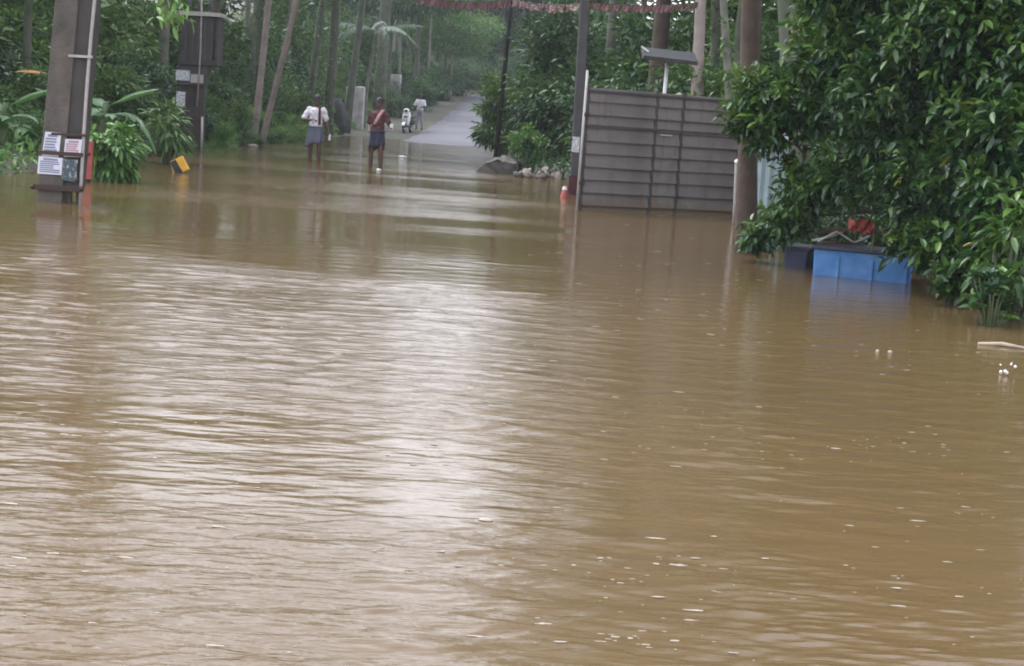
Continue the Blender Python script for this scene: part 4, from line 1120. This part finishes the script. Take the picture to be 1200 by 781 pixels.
MB().tube([(-.1, -.05, .035), (.35, -.02, .04)], .016, 6).build('rod', M['iron'], t, True)
# red cloth caught in the leaves
c = at(1010, 262, 16.3)
mb = MB(); n = 9
rr = np.random.default_rng(3)
vv = [[mb.bm.verts.new(((i / (n - 1) - .5) * .26, .05 * math.sin(i * 1.9 + j) + .08 * (j / n), .06 * (1 - j / 4.) * (1 - abs(i - 5) / 9) - .018 * j + .03 * math.sin(i * 2.3) + rr.normal() * .012)) for i in range(n)] for j in range(6)]
for j in range(5):
    for i in range(n - 1): mb.bm.faces.new((vv[j][i], vv[j][i + 1], vv[j + 1][i + 1], vv[j + 1][i]))
o = mb.build('red_cloth', M['red'], None, True)
o.location = c; tag(o, 'crumpled red cloth hung in the leaves above the blue tank', 'cloth')
MB().tube([(.15, .06, -.02), (.16, .1, -.34)], .014, 6).build('stick', M['stem'], o)

# ------------------------------------------------------------------ people: tapered limbs fused into one skin
def cap(m, a, b, ra, rb, n=10):
    a, b = Vector(a), Vector(b)
    m.tube([a, a.lerp(b, .5), b], [ra, (ra + rb) / 2 * 1.03, rb], n)
    m.ball(a, ra, u=n, v=7); m.ball(b, rb, u=n, v=7)
def fuse(mb, name, voxel, mat, parent, it=4, folds=0.0):
    me = mb.mesh(name)
    o = bpy.data.objects.new(name, me); col.objects.link(o)
    md = o.modifiers.new('r', 'REMESH'); md.mode = 'VOXEL'; md.voxel_size = voxel
    sm = o.modifiers.new('s', 'SMOOTH'); sm.iterations = it; sm.factor = .5
    dg = bpy.context.evaluated_depsgraph_get()
    new = bpy.data.meshes.new_from_object(o.evaluated_get(dg))
    bpy.data.objects.remove(o)
    for p in new.polygons: p.use_smooth = True
    new.materials.clear()
    if folds:
        for v in new.vertices:
            c = v.co
            v.co = c + v.normal * folds * (math.sin(c.z * 46 + c.x * 38 + 3 * math.sin(c.x * 14)) + .8 * math.sin(c.z * 23 - c.x * 30 + 2 * math.sin(c.z * 17)))
    return obj(name, new, mat, parent)
def arm(m, sh, el, wr, ru=.046, rf=.038, curl=.5, fdir=None):
    sh, el, wr = Vector(sh), Vector(el), Vector(wr)
    cap(m, sh, el, ru, rf); cap(m, el, wr, rf, .026)
    d = (wr - el).normalized() if fdir is None else Vector(fdir).normalized()
    s = d.cross(Vector((0, 0, 1))); s = s.normalized() if s.length > .1 else Vector((0, 1, 0)); nrm = s.cross(d)
    palm_ = wr + d * .085
    m.box(wr + d * .045, (.075, .095, .030), Matrix((s, d, nrm)).transposed(), .012)
    for i, L in enumerate((.066, .075, .070, .055)):
        b = palm_ + s * (-.029 + i * .019)
        k = b + d * L * .55 - nrm * .012
        m.tube([b - d * .02, k, k + (d * (1 - curl) - nrm * curl).normalized() * L * .55], [.0095, .009, .0075], 6)
    tb = wr + d * .025 - s * .036
    m.tube([tb, tb - s * .025 + d * .03, tb - s * .028 + d * .062 - nrm * .012], [.012, .011, .008], 6)
def head(m, c, turn=0.0, nod=0.0):
    c = Vector(c); Rm = Matrix.Rotation(turn, 3, 'Z') @ Matrix.Rotation(nod, 3, 'X')
    P = lambda v: c + Rm @ Vector(v)
    m.ball(P((0, .012, .03)), .098, (.80, 1.0, 1.02), 14, 10, Rm)
    m.ball(P((0, -.022, -.035)), .074, (.82, .9, 1.05), 12, 9, Rm)
    m.tube([P((0, -.092, .03)), P((0, -.112, -.008)), P((0, -.09, -.018))], [.010, .017, .012], 7)
    for s in (-1, 1): m.ball(P((s * .080, .01, .0)), .026, (.4, .8, 1.2), 8, 6, Rm)
    m.tube([P((-.028, -.084, -.055)), P((0, -.094, -.054)), P((.028, -.084, -.055))], [.007, .010, .007], 6)
    return P, Rm
def face(P, Rm, parent):
    for s in (-1, 1):
        MB().ball(P((s * .031, -.083, .016)), .011, (1.2, .5, .7), 8, 6, Rm).build('eye', M['black'], parent, True)
        MB().tube([P((s * .012, -.092, .040)), P((s * .034, -.088, .046)), P((s * .052, -.072, .040))], .006, 5).build('eyebrow', M['hair'], parent, True)
def hair(P, Rm, parent, mat):
    bm = bmesh.new(); bmesh.ops.create_uvsphere(bm, u_segments=18, v_segments=12, radius=1)
    bmesh.ops.delete(bm, geom=[v for v in bm.verts if (v.co.z < .12 and v.co.y < .1) or v.co.z < -.35], context='VERTS')
    r = random.Random(2)
    for v in bm.verts:
        v.co = P((v.co.x * .088, .014 + v.co.y * .112, .036 + v.co.z * .108 + r.uniform(-.003, .003)))
    me_ = bpy.data.meshes.new('hair'); bm.to_mesh(me_); bm.free()
    for p in me_.polygons: p.use_smooth = True
    return obj('hair', me_, mat, parent)
def lungi(parent, z0, z1, mat, rx=.165, ry=.125, flare=1.22, seed=0, cx=0):
    mb = MB(); n = 36; k = 9; rings = []
    for j in range(k):
        u = j / (k - 1); z = z0 + (z1 - z0) * u
        ring = []
        for i in range(n):
            a = i * 2 * math.pi / n
            f = 1 + (.04 + .09 * u) * math.sin(a * 6 + seed + u) * (.3 + u) + .02 * math.sin(a * 13 + u * 3)
            fl = 1 + (flare - 1) * math.sin(min(1, u * 1.1) * 1.5)
            hem = .075 * u * math.sin(a * 1.0 + seed) + .03 * u * math.sin(a * 3 + seed) + (.04 * u if math.sin(a) < -.6 else 0)
            ring.append(mb.bm.verts.new((cx + math.cos(a) * rx * fl * f, math.sin(a) * ry * fl * f, z + hem)))
        rings.append(ring)
    for j in range(k - 1):
        for i in range(n): mb.bm.faces.new((rings[j][i], rings[j][(i + 1) % n], rings[j + 1][(i + 1) % n], rings[j + 1][i]))
    o = mb.build('lungi', mat, parent, True)
    md = o.modifiers.new('thick', 'SOLIDIFY'); md.thickness = .008
    MB().tube([(math.cos(a) * (rx + .008) + cx, math.sin(a) * (ry + .008), z0 - .01) for a in [i * math.pi / 9 for i in range(19)]], .018, 7).build('waist_fold', mat, o, True)
    return o
def torso(m, hip=.92, sh=1.40, w=.185, g=0.0):
    m.tube([(0, .0, hip - .08), (0, .0, hip), (0, 0, hip + .13), (0, .0, hip + .33), (0, .01, sh - .02), (0, .01, sh + .05)],
           [.115 + g, .150 + g, .132 + g, .160 + g, .155 + g, .07 + g], 16, ex=1.0)
    for s in (-1, 1): m.ball((s * (w - .03), .01, sh - .01), .062 + g, (1, .95, .9), 10, 8)
def squash_y(mb, f, zmin, zmax):
    for v in mb.bm.verts:
        if zmin < v.co.z < zmax and abs(v.co.x) < .2: v.co.y *= f

def wading_man(px, py, depth_in, facing, which):
    g = on(px, py)
    if which == 1:
        t = empty('person', (g.x, g.y, -depth_in), facing, 'person in white shirt and folded blue checked wrap wading with one arm bent', 'person')
    else:
        t = empty('person', (g.x, g.y, -depth_in), facing, 'person in maroon top and folded navy wrap wading ahead of the scooter', 'person')
    m = MB(); torso(m); squash_y(m, .66, .7, 1.5)
    cap(m, (0, .01, 1.40), (0, -.005, 1.52), .058, .052)
    legs = (((-.085, 0, .88), (-.10, -.03, .48), (-.105, .02, .07)), ((.085, 0, .88), (.10, -.02, .48), (.12, .03, .07))) if which == 1 else \
           (((-.085, 0, .88), (-.12, -.02, .48), (-.135, .03, .07)), ((.085, 0, .88), (.12, -.05, .48), (.13, -.03, .07)))
    for h_, k_, a_ in legs:
        cap(m, h_, k_, .082, .055); cap(m, k_, Vector(k_).lerp(Vector(a_), .35), .052, .056); cap(m, Vector(k_).lerp(Vector(a_), .35), a_, .056, .036)
        m.ball((a_[0], a_[1] - .07, .035), .05, (.85, 2.1, .65), 10, 7)
    if which == 1:
        P, Rm = head(m, (0, -.02, 1.615), .25, .18)
        arm(m, (-.185, .01, 1.385), (-.31, -.04, 1.13), (-.10, -.22, 1.14), curl=.8)
        arm(m, (.185, .01, 1.385), (.255, .03, 1.11), (.32, -.05, .89), curl=.35)
    else:
        P, Rm = head(m, (.01, -.01, 1.615), -.3, .05)
        arm(m, (-.185, .01, 1.385), (-.235, .05, 1.11), (-.15, -.17, 1.02), curl=.8)
        arm(m, (.185, .01, 1.385), (.26, .02, 1.12), (.36, -.19, 1.10), curl=.6)
    fuse(m, 'body', .0085, M['skin'], t)
    # shirt
    m = MB(); torso(m, .97, 1.39, .185, .022); squash_y(m, .72, .7, 1.6)
    if which == 1:
        for s, el in ((-1, (-.29, -.03, 1.17)), (1, (.243, .025, 1.16))):
            cap(m, (s * .18, .01, 1.38), el, .068, .064)
    else:
        for s, el in ((-1, (-.225, .04, 1.18)), (1, (.243, .02, 1.19))):
            cap(m, (s * .18, .01, 1.38), el, .066, .06)
    fuse(m, 'shirt', .011, M['shirt_white'] if which == 1 else M['shirt_maroon'], t, 2, .006)
    face(P, Rm, t); hair(P, Rm, t, M['hair'])
    lungi(t, .98, .56 if which == 1 else .57, M['lungi_blue'] if which == 1 else M['lungi_navy'], .175 if which == 1 else .168, .135, 1.2 if which == 1 else 1.12, which)
    def strip(pts, w, name, mat):
        mb = MB(); L = []; Rr = []
        for i, p in enumerate(pts):
            p = Vector(p); j = .006 * math.sin(i * 2.1)
            L.append(mb.bm.verts.new(p + Vector((-w / 2, j, 0)))); Rr.append(mb.bm.verts.new(p + Vector((w / 2, -j, .01))))
        for i in range(len(pts) - 1): mb.bm.faces.new((L[i], Rr[i], Rr[i + 1], L[i + 1]))
        o = mb.build(name, mat, t, True); md = o.modifiers.new('thick', 'SOLIDIFY'); md.thickness = .012
    if which == 1:
        strip([(.06, .10, 1.40), (.075, .06, 1.475), (.075, -.05, 1.46), (.075, -.135, 1.38), (.08, -.15, 1.25), (.085, -.15, 1.12), (.09, -.155, 1.02)], .06, 'neck_cloth', M['cloth_dark'])
    else:
        strip([(.09, .12, 1.25), (.10, .10, 1.42), (.10, .0, 1.475), (.09, -.11, 1.40), (.05, -.15, 1.30), (.0, -.155, 1.20), (-.04, -.15, 1.12)], .085, 'shoulder_towel', M['towel'])
    return t
p1_ = wading_man(368, 188, .16, R(8), 1)
p2_ = wading_man(440, 197, .13, R(-12), 2)
# what they hold
def held(name, cat, label, person, loc, size, mat):
    o = MB().box((0, 0, 0), size, bev=min(size) * .3).build(name, mat, None)
    c, s = math.cos(person.rotation_euler.z), math.sin(person.rotation_euler.z)
    o.location = (person.location.x + c * loc[0] - s * loc[1], person.location.y + s * loc[0] + c * loc[1], person.location.z + loc[2])
    return tag(o, label, cat)
held('carry_bag', 'bag', 'small pale plastic bag hanging from the hand of the man in white', p1_, (.345, -.08, .74), (.06, .04, .15), M['shirt_white'])
held('phone', 'phone', 'pale phone held out by the man in maroon', p2_, (.42, -.28, 1.10), (.07, .012, .14), M['white_plain'])

# person by the scooter on dry road
g = Vector((0, 0, 0)); Yp = 74.0
c = at(491, 150, Yp)
zr = max(gz(c.x, Yp), float(road_z(Yp)) + .055)
t = empty('person', (c.x, Yp, zr), R(-15), 'person in white shirt and grey trousers standing over the parked scooter', 'person')
m = MB(); torso(m); squash_y(m, .66, .7, 1.5)
cap(m, (0, .01, 1.40), (0, -.03, 1.50), .058, .052)
P, Rm = head(m, (0, -.06, 1.59), .2, .5)
for s in (-1, 1):
    cap(m, (s * .085, 0, .88), (s * .12, -.02, .48), .08, .055); cap(m, (s * .12, -.02, .48), (s * .15, .03, .07), .055, .038)
    m.ball((s * .15, -.04, .035), .05, (.85, 2.1, .65), 10, 7)
arm(m, (-.185, .01, 1.385), (-.28, -.05, 1.13), (-.27, -.28, 1.03), curl=.8)
arm(m, (.185, .01, 1.385), (.26, -.06, 1.14), (.10, -.25, 1.06), curl=.8)
fuse(m, 'body', .011, M['skin'], t)
m = MB(); torso(m, .95, 1.39, .185, .024); squash_y(m, .72, .7, 1.6)
cap(m, (-.18, .01, 1.38), (-.27, -.04, 1.16), .07, .064); cap(m, (.18, .01, 1.38), (.25, -.05, 1.17), .07, .064)
fuse(m, 'shirt', .014, M['shirt_white'], t, 2, .006)
m = MB()
m.tube([(0, 0, .98), (0, 0, .82)], [.155, .16], 12)
for s in (-1, 1): cap(m, (s * .085, 0, .86), (s * .12, -.02, .48), .098, .074); cap(m, (s * .12, -.02, .48), (s * .148, .02, .13), .074, .062)
fuse(m, 'trousers', .014, M['trousers'], t, 2, .006)
face(P, Rm, t); hair(P, Rm, t, M['hair'])

# scooter, front toward the water
def scooter():
    Ys = 72.0; c = at(477, 158, Ys)
    z = gz(c.x, Ys)
    t = empty('scooter', (c.x, Ys, z + .0), R(-10), 'white and black scooter parked where the lane meets the flood', 'scooter')
    def wheel(y):
        w = MB(); n = 22; ring = [(0, y + .205 * math.cos(a), .245 + .205 * math.sin(a)) for a in [i * 2 * math.pi / n for i in range(n + 1)]]
        o = w.tube(ring, .045, 8, cap=False).build('wheel', M['black_rubber'], t, True)
        MB().tube([(-.035, y, .245), (.035, y, .245)], .155, 18).build('rim', M['chrome'], o)
    wheel(-.62); wheel(.62)
    mb = MB()          # front apron: a tapered, curved shield
    prof = [(.30, -.40, .15), (.42, -.43, .18), (.60, -.44, .20), (.78, -.40, .21), (.92, -.36, .17), (1.00, -.34, .10)]
    rows_ = []
    for zz_, yy, hw in prof:
        rows_.append([mb.bm.verts.new((hw * u, yy + .10 * u * u, zz_)) for u in (-1, -.6, 0, .6, 1)])
    for a, b in zip(rows_, rows_[1:]):
        for i in range(4): mb.bm.faces.new((a[i], a[i + 1], b[i + 1], b[i]))
    o = mb.build('front_apron', M['white_paint'], t, True); md = o.modifiers.new('thick', 'SOLIDIFY'); md.thickness = .03
    MB().box((0, -.457, .74), (.20, .03, .07), bev=.012).build('grille', M['black'], t)
    mb = MB()          # fender over the front wheel
    arc = [(y, z) for y, z in [(-.62 + .27 * math.cos(a), .245 + .27 * math.sin(a)) for a in [R(20 + 14 * i) for i in range(11)]]]
    rr_ = [[mb.bm.verts.new((u * .075, y, z - abs(u) * .03)) for u in (-1, -.5, 0, .5, 1)] for y, z in arc]
    for a, b in zip(rr_, rr_[1:]):
        for i in range(4): mb.bm.faces.new((a[i], a[i + 1], b[i + 1], b[i]))
    o = mb.build('fender', M['white_paint'], t, True); md = o.modifiers.new('thick', 'SOLIDIFY'); md.thickness = .012
    for s in (-1, 1): MB().tube([(s * .07, -.62, .245), (s * .06, -.47, .62)], .02, 7).build('fork', M['black'], t, True)
    MB().box((0, -.08, .30), (.34, .62, .07), bev=.02).build('footboard', M['black'], t)
    mb = MB().box((0, .48, .52), (.34, .74, .30), bev=.09); mb.build('rear_body', M['black'], t, True)
    mb = MB().box((0, .42, .74), (.30, .74, .10), bev=.045); mb.build('seat', M['black'], t, True)
    MB().tube([(-.34, -.24, 1.05), (-.2, -.30, 1.03), (0, -.32, 1.0), (.2, -.30, 1.03), (.34, -.24, 1.05)], [.018, .016, .03, .016, .018], 8).build('handlebar', M['black'], t, True)
    hc = MB().ball((0, -.36, 1.02), .12, (1.25, .8, .85)); hc = hc.build('headlight_cowl', M['white_paint'], t, True)
    MB().ball((0, -.44, 1.02), .07, (1.2, .5, .8)).build('headlight', M['glass_dark'], hc, True)
    for s in (-1, 1):
        o = MB().tube([(s * .24, -.28, 1.05), (s * .30, -.26, 1.20)], .008, 6).build('mirror', M['black'], t, True)
        MB().ball((s * .31, -.26, 1.25), .055, (1.1, .35, .8)).build('mirror_glass', M['black'], o, True)
    MB().box((0, -.70, .47), (.14, .02, .08), bev=.005).build('number_plate', M['white_plain'], t)
scooter()

# ------------------------------------------------------------------ floating things
def floater(name, cat, label, px, py, size, mat, seed, rz=0):
    g = on(px, py)
    me_ = rock_mesh(name, seed, size, .14, 2)
    for p in me_.polygons: p.use_smooth = True
    o = obj(name, me_, mat, None, (g.x, g.y, size[2] * .35)); o.rotation_euler = (0, 0, rz)
    return tag(o, label, cat)
floater('plastic_wrapper', 'litter', 'white crumpled plastic floating past the man in maroon toward the lane', 472, 185, (.12, .08, .045), M['white_plain'], 1)
floater('plastic_wrapper', 'litter', 'small white plastic scrap floating at the feet of the man in maroon', 444, 200, (.06, .05, .03), M['white_plain'], 2)
floater('litter_scrap', 'litter', 'pale litter scrap on the water edge under the leaning pale trunks', 296, 172, (.15, .09, .06), M['foam'], 3)
floater('litter_scrap', 'litter', 'small pale litter scrap on the edge beside the larger scrap', 305, 166, (.09, .06, .05), M['foam'], 4)
floater('foam_cup', 'litter', 'white round foam ball floating below the blue tank, first of a pair', 1028, 413, (.014, .014, .015), M['foam'], 5)
floater('foam_cup', 'litter', 'slightly larger white foam ball floating beside the first of the pair', 1043, 414, (.018, .016, .014), M['foam'], 6)
floater('foam_lump', 'litter', 'flat pale foam patch drifting over the bare middle of the flood', 569, 610, (.030, .02, .006), M['foam'], 7)
g = on(1146, 404); g2 = on(1205, 410)
o = MB().tube([g - g, (g2 - g) * .5 + Vector((0, .03, .012)), g2 - g], [.012, .018, .010], 7).build('floating_stick', M['wood'], None, True)
o.location = g + Vector((0, 0, .006)); tag(o, 'pale stick floating below the broad leaved plant', 'stick')
# splash droplets by the plant
g = on(1186, 440)
t = empty('splash', g, 0, 'little white splash of drops on the water below the floating stick', 'splash')
r = random.Random(12)
for i in range(7):
    MB().ball((r.uniform(-.06, .06), r.uniform(-.12, .12), r.uniform(.0, .10)), r.uniform(.006, .013), u=7, v=5).build('drop', M['white_plain'], t, True)
# pale flecks modelled in place of ripple glints, with some foam bits: uncountable
r = np.random.default_rng(31)
Vs, Ts = [], []; off = 0
cl = [(r.uniform(0, 1200), 200 + 560 * r.random() ** 1.4) for _ in range(45)]
for i in range(700):
    if i % 3: cx_, cy_ = cl[r.integers(0, 45)]; px = cx_ + r.normal(0, 60); py = cy_ + r.normal(0, 11)
    else: px = r.uniform(-60, 1260); py = 205 + 560 * r.random() ** 1.3
    if py < 205: continue
    g = on(px, py)
    if not (-7.6 < g.x < np.interp(g.y, RY, RXS) - .8) : continue
    ri = min(max(int(np.searchsorted(wy, g.y)), 1), len(wy) - 2)
    s = (.0016 + .0045 * r.random() ** 3) * (1 + g.y * .09); k = 9
    a = np.arange(k) * 2 * math.pi / k; rad = s * r.uniform(.55, 1.35, k)
    st = r.uniform(1.2, 4.5)
    xs_ = g.x + rad * np.cos(a) * st; ys_ = g.y + rad * np.sin(a)
    zw = float(np.interp(g.x, WX[ri], Z[ri]))
    Vs.append(np.concatenate([np.stack([xs_, ys_, np.full(k, zw + .0015)], -1), [[g.x, g.y, zw + .0025]]]))
    ii = np.arange(k)
    Ts.append(np.stack([off + ii, off + (ii + 1) % k, np.full(k, off + k)], 1))
    off += k + 1
tag(obj('glint_foam_flecks', mesh_np('glint_foam_flecks', np.concatenate(Vs), Ts), M['foam']), 'pale flecks standing in for ripple glints, and foam bits, scattered over the flood', kind='stuff')

# ------------------------------------------------------------------ damp air
HAZE = 0.0005
if HAZE:
    hm = bpy.data.materials.new('haze'); hm.use_nodes = True
    hn = hm.node_tree.nodes; hn.clear()
    pv = hn.new('ShaderNodeVolumePrincipled'); ho = hn.new('ShaderNodeOutputMaterial')
    pv.inputs['Color'].default_value = (.86, .90, .94, 1); pv.inputs['Density'].default_value = HAZE; pv.inputs['Anisotropy'].default_value = 0
    hm.node_tree.links.new(pv.outputs[0], ho.inputs['Volume'])
    tag(MB().box((0, 50, 19), (640, 720, 46)).build('haze', hm), 'thin damp haze filling the air over the flood', kind='stuff')
